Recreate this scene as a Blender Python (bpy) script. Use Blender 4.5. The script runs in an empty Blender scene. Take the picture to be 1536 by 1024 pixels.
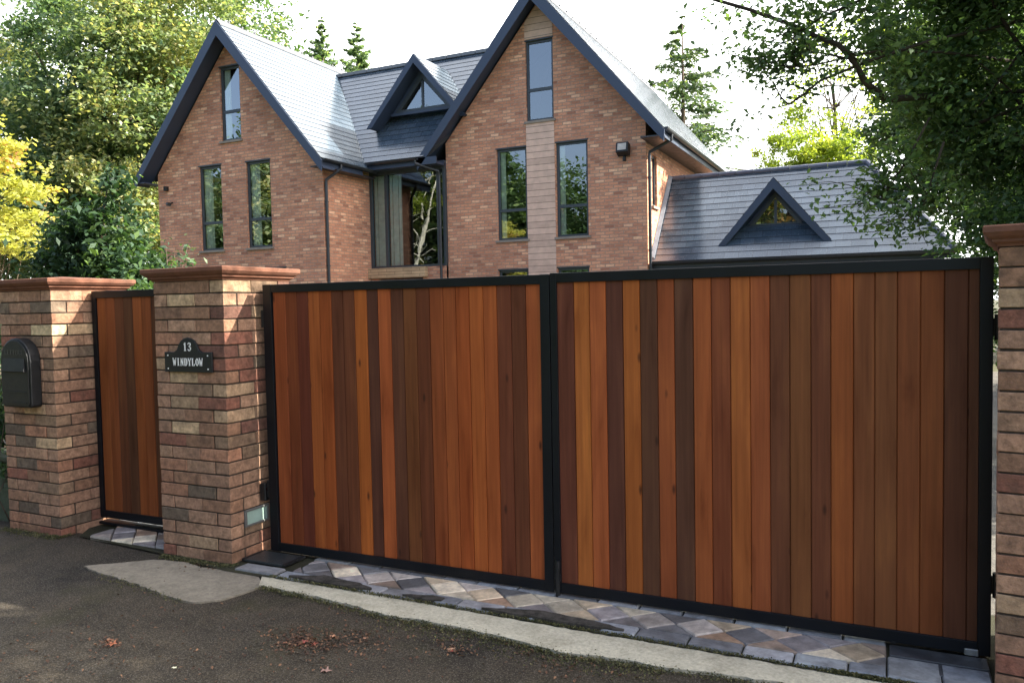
import bpy, bmesh, math, random
import numpy as np
from mathutils import Vector, Matrix
R = math.radians
random.seed(7)
rng = np.random.default_rng(11)
scene = bpy.context.scene
COL = scene.collection

# ---------------------------------------------------------------- camera
cd = bpy.data.cameras.new("camera"); cam = bpy.data.objects.new("camera", cd); COL.objects.link(cam)
cr = Vector((0.90356403, 0.42802136, -0.01922908)); cu = Vector((-0.00211221, 0.04932965, 0.99878032)); cf = Vector((-0.42844787, 0.90242136, -0.04547656))
M = Matrix.Identity(4)
for i in range(3):
    M[i][0] = cr[i]; M[i][1] = cu[i]; M[i][2] = -cf[i]
M[2][3] = 1.4714
cam.matrix_world = M
cd.sensor_width = 36; cd.lens = 1188.136 / 1536 * 36; cd.clip_start = 0.05; cd.clip_end = 900
scene.camera = cam
# ---------------------------------------------------------------- light
SUN = Vector((0.732, 0.389, 0.559)).normalized()
elev = math.asin(SUN.z)
w = bpy.data.worlds.new("World"); scene.world = w; w.use_nodes = True
nt = w.node_tree; nt.nodes.clear()
sk = nt.nodes.new("ShaderNodeTexSky"); sk.sky_type = 'NISHITA'; sk.sun_disc = False
sk.sun_elevation = elev; sk.sun_rotation = math.atan2(SUN.x, SUN.y)
sk.air_density = 0.7; sk.dust_density = 6.0; sk.ozone_density = 0.2
bg = nt.nodes.new("ShaderNodeBackground"); bg.inputs[1].default_value = 0.15
wo = nt.nodes.new("ShaderNodeOutputWorld")
# thin bright cloud, thickest towards the sun, opening to blue on the far side
wc = nt.nodes.new("ShaderNodeTexCoord"); wn = nt.nodes.new("ShaderNodeTexNoise"); wn.inputs['Scale'].default_value = 2.2; wn.inputs['Detail'].default_value = 6
wm_ = nt.nodes.new("ShaderNodeMapping"); wm_.inputs['Scale'].default_value = (1, 1, 2.2); nt.links.new(wc.outputs['Generated'], wm_.inputs[0]); nt.links.new(wm_.outputs[0], wn.inputs['Vector'])
wd = nt.nodes.new("ShaderNodeVectorMath"); wd.operation = 'DOT_PRODUCT'; nt.links.new(wc.outputs['Generated'], wd.inputs[0]); wd.inputs[1].default_value = (.25, .95, 0)
wa = nt.nodes.new("ShaderNodeMath"); wa.operation = 'MULTIPLY_ADD'; nt.links.new(wd.outputs['Value'], wa.inputs[0]); wa.inputs[1].default_value = .55; nt.links.new(wn.outputs['Fac'], wa.inputs[2])
wr = nt.nodes.new("ShaderNodeMapRange"); wr.inputs[1].default_value = .42; wr.inputs[2].default_value = .72; nt.links.new(wa.outputs[0], wr.inputs[0])
wx = nt.nodes.new("ShaderNodeMix"); wx.data_type = 'RGBA'; nt.links.new(wr.outputs[0], wx.inputs[0]); nt.links.new(sk.outputs[0], wx.inputs[6]); wx.inputs[7].default_value = (6.2, 6.3, 6.3, 1)
nt.links.new(wx.outputs[2], bg.inputs[0]); nt.links.new(bg.outputs[0], wo.inputs[0])
sd = bpy.data.lights.new("sun", 'SUN'); sd.energy = 4.6; sd.angle = R(0.5); sd.color = (1.0, 0.93, 0.82)
so = bpy.data.objects.new("sun", sd); COL.objects.link(so)
so.rotation_euler = SUN.to_track_quat('Z', 'Y').to_euler(); so.location = (10, 20, 30)
scene.view_settings.view_transform = 'Standard'; scene.view_settings.look = 'None'
scene.view_settings.gamma = 1.0; scene.view_settings.exposure = 2.05
scene.render.engine = 'CYCLES'
scene.cycles.max_bounces = 8; scene.cycles.transparent_max_bounces = 12
scene.cycles.use_denoising = True

# ---------------------------------------------------------------- helpers
def s2l(c):
    c = c / 255.0
    return c / 12.92 if c <= 0.04045 else ((c + 0.055) / 1.055) ** 2.4
def dc(r, g, b, k=1.5):      # measured colour -> base colour
    return (min(s2l(r) * k, .9), min(s2l(g) * k, .9), min(s2l(b) * k, .9), 1.0)

def tag(o, label=None, cat=None, group=None, kind=None):
    if label: o['label'] = label
    if cat: o['category'] = cat
    if group: o['group'] = group
    if kind: o['kind'] = kind
    return o
def empty(name, loc=(0, 0, 0), rz=0):
    o = bpy.data.objects.new(name, None); COL.objects.link(o); o.location = loc; o.rotation_euler = (0, 0, rz)
    o.empty_display_size = .2
    return o

class MB:
    def __init__(s): s.v = []; s.f = []; s.m = []; s.c = []; s.uv = []; s.hasuv = False
    def vert(s, p, c=(.5, .5, .5, 1)):
        s.v.append(tuple(p)); s.c.append(c); return len(s.v) - 1
    def face(s, pts, mat=0, c=(.5, .5, .5, 1), uv=None):
        ids = [s.vert(p, c) for p in pts]; s.f.append(ids); s.m.append(mat)
        s.uv.extend(uv if uv else [(0, 0)] * len(ids))
        if uv: s.hasuv = True
    def faces_idx(s, ids, mat=0):
        s.f.append(list(ids)); s.m.append(mat); s.uv.extend([(0, 0)] * len(ids))
    def hexa(s, P, mat=0, c=(.5, .5, .5, 1)):     # 8 corners: bottom 4 ccw, top 4 ccw
        b = len(s.v)
        for p in P: s.vert(p, c)
        for q in ((3, 2, 1, 0), (4, 5, 6, 7), (0, 1, 5, 4), (1, 2, 6, 5), (2, 3, 7, 6), (3, 0, 4, 7)):
            s.faces_idx([b + i for i in q], mat)
    def box(s, x0, x1, y0, y1, z0, z1, mat=0, c=(.5, .5, .5, 1), j=0):
        P = [(x0, y0, z0), (x1, y0, z0), (x1, y1, z0), (x0, y1, z0), (x0, y0, z1), (x1, y0, z1), (x1, y1, z1), (x0, y1, z1)]
        if j: P = [tuple(a + random.uniform(-j, j) for a in p) for p in P]
        s.hexa(P, mat, c)
    def tube(s, pts, rad, n=8, mat=0, c=(.5, .5, .5, 1), cap=True):
        pts = [Vector(p) for p in pts]
        if not hasattr(rad, '__len__'): rad = [rad] * len(pts)
        rings = []
        prev = None
        for i, p in enumerate(pts):
            a = pts[max(i - 1, 0)]; b = pts[min(i + 1, len(pts) - 1)]
            t = (b - a).normalized()
            if prev is None:
                ref = Vector((0, 0, 1)) if abs(t.z) < .9 else Vector((1, 0, 0))
                x = t.cross(ref).normalized()
            else:
                x = (prev - t * prev.dot(t)).normalized()
            prev = x; y = t.cross(x)
            rings.append([s.vert(p + (x * math.cos(2 * math.pi * k / n) + y * math.sin(2 * math.pi * k / n)) * rad[i], c) for k in range(n)])
        for i in range(len(pts) - 1):
            for k in range(n):
                s.faces_idx([rings[i][k], rings[i][(k + 1) % n], rings[i + 1][(k + 1) % n], rings[i + 1][k]], mat)
        if cap:
            s.faces_idx(rings[0][::-1], mat); s.faces_idx(rings[-1], mat)
    def build(s, name, mats, parent=None, smooth=False, bevel=0, fixn=True):
        me = bpy.data.meshes.new(name)
        me.from_pydata(s.v, [], s.f)
        for m in (mats if isinstance(mats, (list, tuple)) else [mats]): me.materials.append(m)
        me.polygons.foreach_set('material_index', s.m)
        at = me.attributes.new('col', 'FLOAT_COLOR', 'POINT')
        at.data.foreach_set('color', np.array(s.c, dtype=np.float32).ravel())
        if s.hasuv:
            uv = me.uv_layers.new(name='UVMap')
            uv.data.foreach_set('uv', np.array(s.uv, dtype=np.float32).ravel())
        if fixn:
            bm = bmesh.new(); bm.from_mesh(me); bmesh.ops.recalc_face_normals(bm, faces=bm.faces); bm.to_mesh(me); bm.free()
        if smooth: me.polygons.foreach_set('use_smooth', [True] * len(me.polygons))
        me.update()
        o = bpy.data.objects.new(name, me); COL.objects.link(o)
        if parent: o.parent = parent
        if bevel:
            b = o.modifiers.new('bevel', 'BEVEL'); b.width = bevel; b.segments = 2; b.limit_method = 'ANGLE'; b.angle_limit = R(35)
        return o

# ---------------------------------------------------------------- materials
class NT:
    def __init__(s, name):
        s.m = bpy.data.materials.new(name); s.m.use_nodes = True; s.t = s.m.node_tree; s.t.nodes.clear()
        s.out = s.n('ShaderNodeOutputMaterial')
    def n(s, ty, **kw):
        x = s.t.nodes.new(ty)
        for k, v in kw.items():
            if k.startswith('i_'):
                kk = k[2:]; kk = int(kk) if kk.isdigit() else kk.replace('_', ' ')
                x.inputs[kk].default_value = v
            else: setattr(x, k, v)
        return x
    def l(s, a, b): s.t.links.new(a, b)
    def noise(s, scale, detail=4, rough=.55, vec=None, dist=0):
        x = s.n('ShaderNodeTexNoise'); x.inputs['Scale'].default_value = scale; x.inputs['Detail'].default_value = detail
        x.inputs['Roughness'].default_value = rough; x.inputs['Distortion'].default_value = dist
        if vec is not None: s.l(vec, x.inputs['Vector'])
        return x.outputs['Fac']
    def ramp(s, fac, stops, interp='LINEAR'):
        x = s.n('ShaderNodeValToRGB'); x.color_ramp.interpolation = interp
        e = x.color_ramp.elements
        e[0].position = stops[0][0]; e[0].color = stops[0][1]
        e[1].position = stops[-1][0]; e[1].color = stops[-1][1]
        for p, c in stops[1:-1]:
            q = e.new(p); q.color = c
        s.l(fac, x.inputs[0]); return x.outputs[0]
    def mix(s, fac, a, b, mode='MIX'):
        x = s.n('ShaderNodeMix', data_type='RGBA', blend_type=mode)
        for v, i in ((fac, 0), (a, 6), (b, 7)):
            if isinstance(v, (int, float)): x.inputs[i].default_value = v
            elif isinstance(v, tuple): x.inputs[i].default_value = v
            else: s.l(v, x.inputs[i])
        return x.outputs[2]
    def math(s, op, a, b=0.0):
        x = s.n('ShaderNodeMath', operation=op)
        for v, i in ((a, 0), (b, 1)):
            if isinstance(v, (int, float)): x.inputs[i].default_value = v
            else: s.l(v, x.inputs[i])
        return x.outputs[0]
    def coord(s, scale=(1, 1, 1), which='Object'):
        t = s.n('ShaderNodeTexCoord'); m = s.n('ShaderNodeMapping'); m.inputs['Scale'].default_value = scale
        s.l(t.outputs[which], m.inputs[0]); return m.outputs[0]
    def bump(s, h, strength=.3, dist=.01):
        x = s.n('ShaderNodeBump'); x.inputs['Strength'].default_value = strength; x.inputs['Distance'].default_value = dist
        s.l(h, x.inputs['Height']); return x.outputs[0]
    def pbr(s, col, rough=.7, normal=None, metal=0, spec=.5):
        b = s.n('ShaderNodeBsdfPrincipled')
        for v, i in ((col, 'Base Color'), (rough, 'Roughness'), (metal, 'Metallic'), (spec, 'Specular IOR Level')):
            if isinstance(v, (int, float, tuple)): b.inputs[i].default_value = v
            else: s.l(v, b.inputs[i])
        if normal is not None: s.l(normal, b.inputs['Normal'])
        s.l(b.outputs[0], s.out.inputs[0]); return b
G = lambda v: (v, v, v, 1)

def m_plain(name, col, rough=.6, metal=0, spec=.5, var=.15, scale=8, bump=0.0):
    t = NT(name); v = t.coord()
    n = t.noise(scale, 5, .6, v)
    c = t.mix(1.0, col, t.ramp(n, [(.3, G(1 - var)), (.7, G(1 + var))]), 'MULTIPLY')
    nn = t.bump(t.noise(scale * 12, 3, .6, v), bump, .004) if bump else None
    t.pbr(c, t.ramp(n, [(.3, G(max(rough - .08, .05))), (.7, G(min(rough + .08, 1)))]), nn, metal, spec)
    return t.m

def m_attr(name, rough=.8, mot=.25, mscale=25, bump=.4, bscale=90, stain=None, spec=.35, dist=.004, st=(.5, .72, .75), stsc=None):
    t = NT(name); a = t.n('ShaderNodeAttribute', attribute_name='col'); v = t.coord()
    n = t.noise(mscale, 6, .65, v); n2 = t.noise(stsc or mscale * .23, 4, .6, v, .5)
    c = t.mix(1.0, a.outputs['Color'], t.ramp(n, [(.25, G(1 - mot)), (.5, G(1)), (.75, G(1 + mot))]), 'MULTIPLY')
    if stain:
        c = t.mix(t.ramp(n2, [(st[0], G(0)), (st[1], G(st[2] * .5)), (.8, G(st[2]))]), c, stain)
    b = t.bump(t.noise(bscale, 5, .7, v), bump, dist)
    t.pbr(c, rough, b, 0, spec)
    return t.m

M_brick = m_attr('handmade_brick', .88, .55, 26, .9, 60, dc(78, 62, 50, 1.2), dist=.006, st=(.42, .62, .8), stsc=13)
M_mortar = m_plain('mortar', (.055, .043, .033, 1), .95, 0, .2, .35, 30, .4)
M_cap = m_attr('terracotta_cap', .9, .38, 11, .5, 60, (.11, .075, .055, 1), .3)
M_cobble = m_attr('tumbled_sett', .45, .5, 20, .8, 70, (.05, .047, .038, 1), .5)
M_leaflit = m_attr('dry_leaf', .7, .2, 60, .1, 60)
M_black = m_plain('black_powder_coat', (.006, .0075, .010, 1), .42, 0, .25, .2, 5)
M_blackirom = m_plain('black_cast_iron', (.007, .008, .009, 1), .5, 0, .5, .2, 30, .2)
M_white = m_plain('white_paint', (.88, .88, .84, 1), .5)
M_galv = m_plain('galvanised_steel', (.36, .37, .37, 1), .42, .8, .5, .25, 30)
M_frame = m_plain('grey_window_frame', (.045, .056, .065, 1), .4, 0, .5, .08)
M_barge = m_plain('slate_blue_fascia', (.036, .052, .088, 1), .45, 0, .5, .1, 2)
M_soffit = m_plain('dark_soffit', (.05, .06, .08, 1), .6)
M_sill = m_plain('stone_sill', (.26, .22, .18, 1), .8)
M_lead = m_plain('lead_flashing', (.2, .22, .25, 1), .5)
M_curtain = m_plain('pale_curtain', (.86, .90, .82, 1), .9, var=.06)
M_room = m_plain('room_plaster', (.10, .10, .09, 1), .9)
M_bark = m_plain('bark', (.10, .078, .055, 1), .95, 0, .2, .45, 14, .8)
M_birchbark = m_plain('birch_bark', (.62, .60, .52, 1), .8, 0, .3, .35, 9, .3)

def m_wood():
    t = NT('cedar_boards'); a = t.n('ShaderNodeAttribute', attribute_name='col')
    tc = t.n('ShaderNodeTexCoord')
    # shift the grain per board so that it never lines up
    ad = t.n('ShaderNodeVectorMath', operation='MULTIPLY_ADD'); t.l(a.outputs['Color'], ad.inputs[0]); ad.inputs[1].default_value = (17, 5, 61); t.l(tc.outputs['Object'], ad.inputs[2])
    m1 = t.n('ShaderNodeMapping'); m1.inputs['Scale'].default_value = (60, 60, 1.3); t.l(ad.outputs[0], m1.inputs[0])
    m2 = t.n('ShaderNodeMapping'); m2.inputs['Scale'].default_value = (11, 11, 1.7); t.l(ad.outputs[0], m2.inputs[0])
    m3 = t.n('ShaderNodeMapping'); m3.inputs['Scale'].default_value = (9, 9, 3.2); t.l(ad.outputs[0], m3.inputs[0])
    g = t.noise(1, 6, .6, m1.outputs[0], .3); bl = t.noise(1, 4, .55, m2.outputs[0], .4)
    c = t.mix(1.0, a.outputs['Color'], t.ramp(g, [(.3, G(.80)), (.7, G(1.16))]), 'MULTIPLY')
    c = t.mix(1.0, c, t.ramp(bl, [(.24, (.58, .50, .48, 1)), (.42, (.9, .88, .86, 1)), (.55, G(1)), (.76, (1.28, 1.34, 1.2, 1))]), 'MULTIPLY')
    vo = t.n('ShaderNodeTexVoronoi'); vo.inputs['Scale'].default_value = 1; t.l(m3.outputs[0], vo.inputs['Vector'])
    c = t.mix(t.ramp(vo.outputs['Distance'], [(.0, G(.9)), (.05, G(.6)), (.10, G(.0))]), c, (.03, .012, .008, 1))
    t.pbr(c, t.ramp(g, [(.3, G(.5)), (.7, G(.6))]), t.bump(g, .12, .002), 0, .16)
    return t.m
M_wood = m_wood()

def m_housebrick():
    t = NT('house_brickwork')
    tc = t.n('ShaderNodeTexCoord'); sp = t.n('ShaderNodeSeparateXYZ'); t.l(tc.outputs['Object'], sp.inputs[0])
    ge = t.n('ShaderNodeNewGeometry'); sn = t.n('ShaderNodeSeparateXYZ'); t.l(ge.outputs['True Normal'], sn.inputs[0])
    ax = t.math('GREATER_THAN', t.math('ABSOLUTE', sn.outputs[0]), .7)
    u = t.math('ADD', t.math('MULTIPLY', sp.outputs[1], ax), t.math('MULTIPLY', sp.outputs[0], t.math('SUBTRACT', 1.0, ax)))
    cb = t.n('ShaderNodeCombineXYZ'); t.l(u, cb.inputs[0]); t.l(sp.outputs[2], cb.inputs[1])
    wob = t.n('ShaderNodeTexNoise'); wob.inputs['Scale'].default_value = 9; t.l(tc.outputs['Object'], wob.inputs['Vector'])
    wb = t.n('ShaderNodeVectorMath', operation='MULTIPLY_ADD'); t.l(wob.outputs['Color'], wb.inputs[0]); wb.inputs[1].default_value = (.012, .006, 0); t.l(cb.outputs[0], wb.inputs[2])
    br = t.n('ShaderNodeTexBrick'); br.offset = .5; br.squash = 1
    br.inputs['Color1'].default_value = G(0); br.inputs['Color2'].default_value = G(1); br.inputs['Mortar'].default_value = G(.5)
    br.inputs['Scale'].default_value = 1; br.inputs['Mortar Size'].default_value = .009; br.inputs['Mortar Smooth'].default_value = .3
    br.inputs['Brick Width'].default_value = .2225; br.inputs['Row Height'].default_value = .0745
    t.l(wb.outputs[0], br.inputs['Vector'])
    c = t.ramp(br.outputs['Color'], [(0, (.16, .060, .045, 1)), (.12, (.26, .115, .078, 1)), (.3, (.32, .15, .098, 1)), (.48, (.37, .18, .115, 1)), (.62, (.40, .215, .14, 1)), (.76, (.30, .125, .085, 1)), (.88, (.46, .27, .18, 1)), (.96, (.52, .35, .24, 1)), (1, (.24, .11, .08, 1))])
    mp = t.n('ShaderNodeMapping'); mp.inputs['Scale'].default_value = (14, 40, 1); t.l(cb.outputs[0], mp.inputs[0])
    n = t.noise(1, 5, .65, mp.outputs[0])
    c = t.mix(1.0, c, t.ramp(n, [(.28, G(.62)), (.5, G(1)), (.74, G(1.35))]), 'MULTIPLY')
    c = t.mix(1.0, c, (1.48, 1.40, 1.30, 1), 'MULTIPLY')
    c = t.mix(.26, c, (.57, .33, .205, 1))
    sp2 = t.n('ShaderNodeMapping'); sp2.inputs['Scale'].default_value = (5, 26, 1); t.l(cb.outputs[0], sp2.inputs[0])
    c = t.mix(t.ramp(t.noise(1, 3, .7, sp2.outputs[0]), [(.56, G(0)), (.70, G(.55))]), c, (.66, .45, .33, 1))
    c = t.mix(1.0, c, (1.12, 1.08, 1.06, 1), 'MULTIPLY')
    big = t.noise(.7, 4, .6, tc.outputs['Object'])
    c = t.mix(1.0, c, t.ramp(big, [(.3, (.80, .76, .74, 1)), (.5, G(1)), (.7, (1.18, 1.16, 1.12, 1))]), 'MULTIPLY')
    c = t.mix(t.math('MULTIPLY', br.outputs['Fac'], .85), c, (.30, .23, .175, 1))
    t.pbr(c, .9, t.bump(t.math('SUBTRACT', 1.0, br.outputs['Fac']), .6, .006), 0, .25)
    return t.m
M_hbrick = m_housebrick()

def m_tilehang(name, base, rowh, wid):
    t = NT(name); tc = t.n('ShaderNodeTexCoord'); sp = t.n('ShaderNodeSeparateXYZ'); t.l(tc.outputs['Object'], sp.inputs[0])
    cb = t.n('ShaderNodeCombineXYZ'); t.l(sp.outputs[0], cb.inputs[0]); t.l(sp.outputs[2], cb.inputs[1])
    br = t.n('ShaderNodeTexBrick'); br.offset = 0 if wid > 5 else .5
    br.inputs['Color1'].default_value = G(.88); br.inputs['Color2'].default_value = G(1.12); br.inputs['Mortar'].default_value = G(.35)
    br.inputs['Scale'].default_value = 1; br.inputs['Mortar Size'].default_value = .006
    br.inputs['Brick Width'].default_value = wid; br.inputs['Row Height'].default_value = rowh
    t.l(cb.outputs[0], br.inputs['Vector'])
    c = t.mix(1.0, base, br.outputs['Color'], 'MULTIPLY')
    c = t.mix(1.0, c, t.ramp(t.noise(5, 5, .6, tc.outputs['Object']), [(.3, G(.85)), (.7, G(1.12))]), 'MULTIPLY')
    t.pbr(c, .8, t.bump(t.math('SUBTRACT', 1.0, br.outputs['Fac']), .5, .01), 0, .3)
    return t.m
M_panel = m_tilehang('pale_terracotta_panel', (.68, .47, .36, 1), .15, 40.0)

def m_slate():
    t = NT('roof_slate'); uv = t.n('ShaderNodeUVMap', uv_map='UVMap')
    br = t.n('ShaderNodeTexBrick'); br.offset = .5
    br.inputs['Color1'].default_value = G(0); br.inputs['Color2'].default_value = G(1); br.inputs['Mortar'].default_value = G(0)
    br.inputs['Scale'].default_value = 1; br.inputs['Mortar Size'].default_value = .005
    br.inputs['Brick Width'].default_value = .3; br.inputs['Row Height'].default_value = .2
    t.l(uv.outputs[0], br.inputs['Vector'])
    c = t.ramp(br.outputs['Color'], [(0, (.046, .070, .096, 1)), (.5, (.060, .086, .114, 1)), (1, (.078, .106, .136, 1))])
    n = t.noise(1.3, 6, .6, t.coord())
    c = t.mix(1.0, c, t.ramp(n, [(.3, G(.8)), (.7, G(1.2))]), 'MULTIPLY')
    c = t.mix(t.ramp(t.noise(3.5, 6, .75, t.coord()), [(.62, G(0)), (.8, G(.4))]), c, (.22, .22, .18, 1))
    c = t.mix(t.math('MULTIPLY', br.outputs['Fac'], .5), c, (.03, .034, .04, 1))
    fine = t.noise(30, 4, .7, t.coord())
    t.pbr(c, t.ramp(fine, [(.3, G(.17)), (.7, G(.30))]), t.bump(fine, .08, .005), 0, 1.0)
    bs = [x for x in t.t.nodes if x.type == 'BSDF_PRINCIPLED'][0]; bs.inputs['Coat Weight'].default_value = .3; bs.inputs['Coat Roughness'].default_value = .12; bs.inputs['Coat IOR'].default_value = 1.6
    return t.m
M_slate = m_slate()

def m_glass(name='window_glass', base=.13):
    t = NT(name)
    g = t.n('ShaderNodeBsdfGlossy'); g.inputs['Roughness'].default_value = .004; g.inputs['Color'].default_value = (.93, .97, .96, 1)
    n = t.bump(t.noise(1.6, 2, .5, t.coord()), .06, .02); t.l(n, g.inputs['Normal'])
    tr = t.n('ShaderNodeBsdfTransparent'); tr.inputs['Color'].default_value = (.78, .84, .81, 1)
    fr = t.n('ShaderNodeFresnel'); fr.inputs['IOR'].default_value = 1.6
    f = t.math('MINIMUM', t.math('ADD', t.math('MULTIPLY', fr.outputs[0], 1.6), base), .9)
    mx = t.n('ShaderNodeMixShader'); t.l(f, mx.inputs[0]); t.l(tr.outputs[0], mx.inputs[1]); t.l(g.outputs[0], mx.inputs[2])
    t.l(mx.outputs[0], t.out.inputs[0])
    return t.m
M_glass = m_glass(); M_hallglass = m_glass('hall_window_glass', .04)

def m_leaf(name, stops, trans=.35, rough=.45, tcol=None):
    t = NT(name); a = t.n('ShaderNodeAttribute', attribute_name='tone')
    c = t.ramp(a.outputs['Fac'], stops)
    d = t.n('ShaderNodeBsdfPrincipled'); t.l(c, d.inputs['Base Color']); d.inputs['Roughness'].default_value = rough; d.inputs['Specular IOR Level'].default_value = .4
    tr = t.n('ShaderNodeBsdfTranslucent'); t.l(t.mix(1.0, c, tcol or (1.5, 1.5, .7, 1), 'MULTIPLY'), tr.inputs['Color'])
    mx = t.n('ShaderNodeMixShader'); mx.inputs[0].default_value = trans
    t.l(d.outputs[0], mx.inputs[1]); t.l(tr.outputs[0], mx.inputs[2]); t.l(mx.outputs[0], t.out.inputs[0])
    return t.m
L_oak = m_leaf('broadleaf_foliage', [(0, (.05, .10, .06, 1)), (.4, (.13, .20, .11, 1)), (.7, (.28, .34, .18, 1)), (1, (.50, .45, .22, 1))], .45)
L_dark = m_leaf('dark_glossy_foliage', [(0, (.028, .06, .026, 1)), (.6, (.07, .13, .05, 1)), (1, (.15, .22, .07, 1))], .38, .5)
L_shrub = m_leaf('laurel_foliage', [(0, (.016, .040, .020, 1)), (.6, (.036, .078, .034, 1)), (1, (.11, .18, .05, 1))], .3, .6)
L_yellow = m_leaf('yellow_maple_foliage', [(0, (.30, .34, .07, 1)), (.5, (.48, .48, .12, 1)), (.9, (.62, .58, .17, 1)), (1, (.52, .28, .12, 1))], .5, .5, (1.1, 1.1, .6, 1))
L_lime = m_leaf('lime_green_foliage', [(0, (.14, .20, .04, 1)), (.6, (.28, .36, .06, 1)), (1, (.42, .44, .09, 1))], .5)
L_conif = m_leaf('conifer_needles', [(0, (.045, .085, .055, 1)), (.6, (.09, .15, .08, 1)), (1, (.17, .22, .10, 1))], .35, .5)
L_holm = m_leaf('holm_oak_foliage', [(0, (.034, .070, .032, 1)), (.6, (.085, .150, .062, 1)), (1, (.19, .27, .095, 1))], .42, .5)
L_conif2 = m_leaf('pale_conifer_needles', [(0, (.08, .14, .09, 1)), (.6, (.15, .23, .13, 1)), (1, (.24, .30, .16, 1))], .5, .5)
L_autumn = m_leaf('autumn_foliage', [(0, (.05, .09, .03, 1)), (.5, (.13, .15, .04, 1)), (.8, (.28, .18, .05, 1)), (1, (.4, .22, .06, 1))], .4)
L_moss = m_leaf('moss_blades', [(0, (.04, .05, .02, 1)), (.6, (.09, .09, .035, 1)), (1, (.2, .18, .08, 1))], .2, .7)

# ---------------------------------------------------------------- leaf machinery
def leaves(name, pos, size, mat, parent=None, aspect=.5, up=.6, tone=None, fold=.18, dirs=None):
    n = len(pos)
    nrm = rng.normal(size=(n, 3)); nrm[:, 2] = np.abs(nrm[:, 2]) + up; nrm /= np.linalg.norm(nrm, axis=1)[:, None]
    d = rng.normal(size=(n, 3)) if dirs is None else dirs + rng.normal(size=(n, 3)) * .35
    d -= nrm * (d * nrm).sum(1)[:, None]; d /= np.linalg.norm(d, axis=1)[:, None] + 1e-9
    s = np.cross(nrm, d)
    sz = size * rng.uniform(.65, 1.3, n)[:, None]
    V = np.empty((n, 4, 3), np.float32)
    V[:, 0] = pos - d * sz * .5
    V[:, 1] = pos + s * sz * aspect * .5 + nrm * sz * fold - d * sz * .05
    V[:, 2] = pos + d * sz * .5
    V[:, 3] = pos - s * sz * aspect * .5 + nrm * sz * fold * .6 - d * sz * .05
    me = bpy.data.meshes.new(name); me.vertices.add(n * 4); me.vertices.foreach_set('co', V.ravel())
    me.loops.add(n * 4); me.loops.foreach_set('vertex_index', np.arange(n * 4, dtype=np.int32))
    me.polygons.add(n); me.polygons.foreach_set('loop_start', np.arange(n, dtype=np.int32) * 4)
    try: me.polygons.foreach_set('loop_total', np.full(n, 4, np.int32))
    except Exception: pass
    me.update(calc_edges=True)
    if tone is None: tone = rng.uniform(0, 1, n)
    at = me.attributes.new('tone', 'FLOAT', 'POINT'); at.data.foreach_set('value', np.repeat(np.clip(tone, 0, 1), 4).astype(np.float32))
    me.materials.append(mat)
    o = bpy.data.objects.new(name, me); COL.objects.link(o)
    if parent: o.parent = parent
    return o

def clumps(ells, ncl, per, rc, shell=.55, flat=.6):
    """ells: (cx,cy,cz,rx,ry,rz). clump centres near the shells, leaves round each clump."""
    vol = np.array([e[3] * e[4] * e[5] for e in ells]) ** .66; vol /= vol.sum()
    C = []; Pp = []; T = []
    for e, f in zip(ells, vol):
        k = max(2, int(ncl * f))
        d = rng.normal(size=(k, 3)); d /= np.linalg.norm(d, axis=1)[:, None]
        r = rng.uniform(shell, 1.0, k) ** .7
        c = np.array(e[:3]) + d * r[:, None] * np.array(e[3:]) * rng.uniform(.8, 1.12, (k, 1))
        C.append(c)
    C = np.concatenate(C)
    ph = rng.uniform(0, 6, 3); sc = 1.6 / (np.mean([e[3] for e in ells]) * .5)
    for c in C:
        coh = .5 + .28 * math.sin(c[0] * sc + ph[0]) + .22 * math.sin(c[1] * sc * 1.3 + c[2] * sc * 1.1 + ph[1])  # broad light and dark masses of the crown put into leaf tone
        m = int(per * rng.uniform(.5, 1.5)); rr = rc * rng.uniform(.6, 1.4)
        q = rng.normal(size=(m, 3)) * np.array([rr, rr, rr * flat]) * .55
        Pp.append(c + q); T.append(np.clip(rng.normal(.65 * coh + .35 * rng.uniform(.0, .9), .15, m), 0, 1))
    return C, np.concatenate(Pp), np.concatenate(T)

def limb(mb, a, b, r0, r1, wob=.12, n=6, sides=6):
    a = np.array(a, float); b = np.array(b, float); L = np.linalg.norm(b - a)
    pts = []; rad = []
    off = rng.normal(size=3) * wob * L; off2 = rng.normal(size=3) * wob * .4 * L
    for i in range(n + 1):
        t = i / n
        p = a + (b - a) * t + off * math.sin(math.pi * t) * .5 + off2 * math.sin(2 * math.pi * t) * .5
        p[2] += L * .06 * math.sin(math.pi * t)
        pts.append(p); rad.append(r0 + (r1 - r0) * t)
    mb.tube(pts, rad, sides)
    return pts

def tree(name, base, h, ells, ncl, per, rc, size, mat, label, cat='tree', group=None, r=.3, nl=40, bark=None, lean=(0, 0), shell=.55, aspect=.55, flat=.6, local=True, up=.6, trunk_top=.75):
    root = empty(name, base); tag(root, label, cat, group)
    E = [tuple(np.array(e[:3]) - np.array(base)) + tuple(e[3:]) for e in ells]
    C, P, T = clumps(E, ncl, per, rc, shell, flat)
    mb = MB(); top = np.array([lean[0], lean[1], h * trunk_top])
    pts = limb(mb, (0, 0, -.1), top, r, r * .35, .04, 10, 10)
    for k in rng.choice(len(C), min(nl, len(C)), replace=False):
        i = int(rng.integers(3, 11)); s = pts[i]
        c = C[k]
        if c[2] < s[2] - 1.0: s = pts[max(2, i - 3)]
        q = limb(mb, s, c, r * .26 * rng.uniform(.6, 1.2), r * .04, .14, 6, 5)
    mb.build('trunk', bark or M_bark, root, smooth=True, fixn=False)
    leaves('crown', P, size, mat, root, aspect, up, T)
    return root

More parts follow.
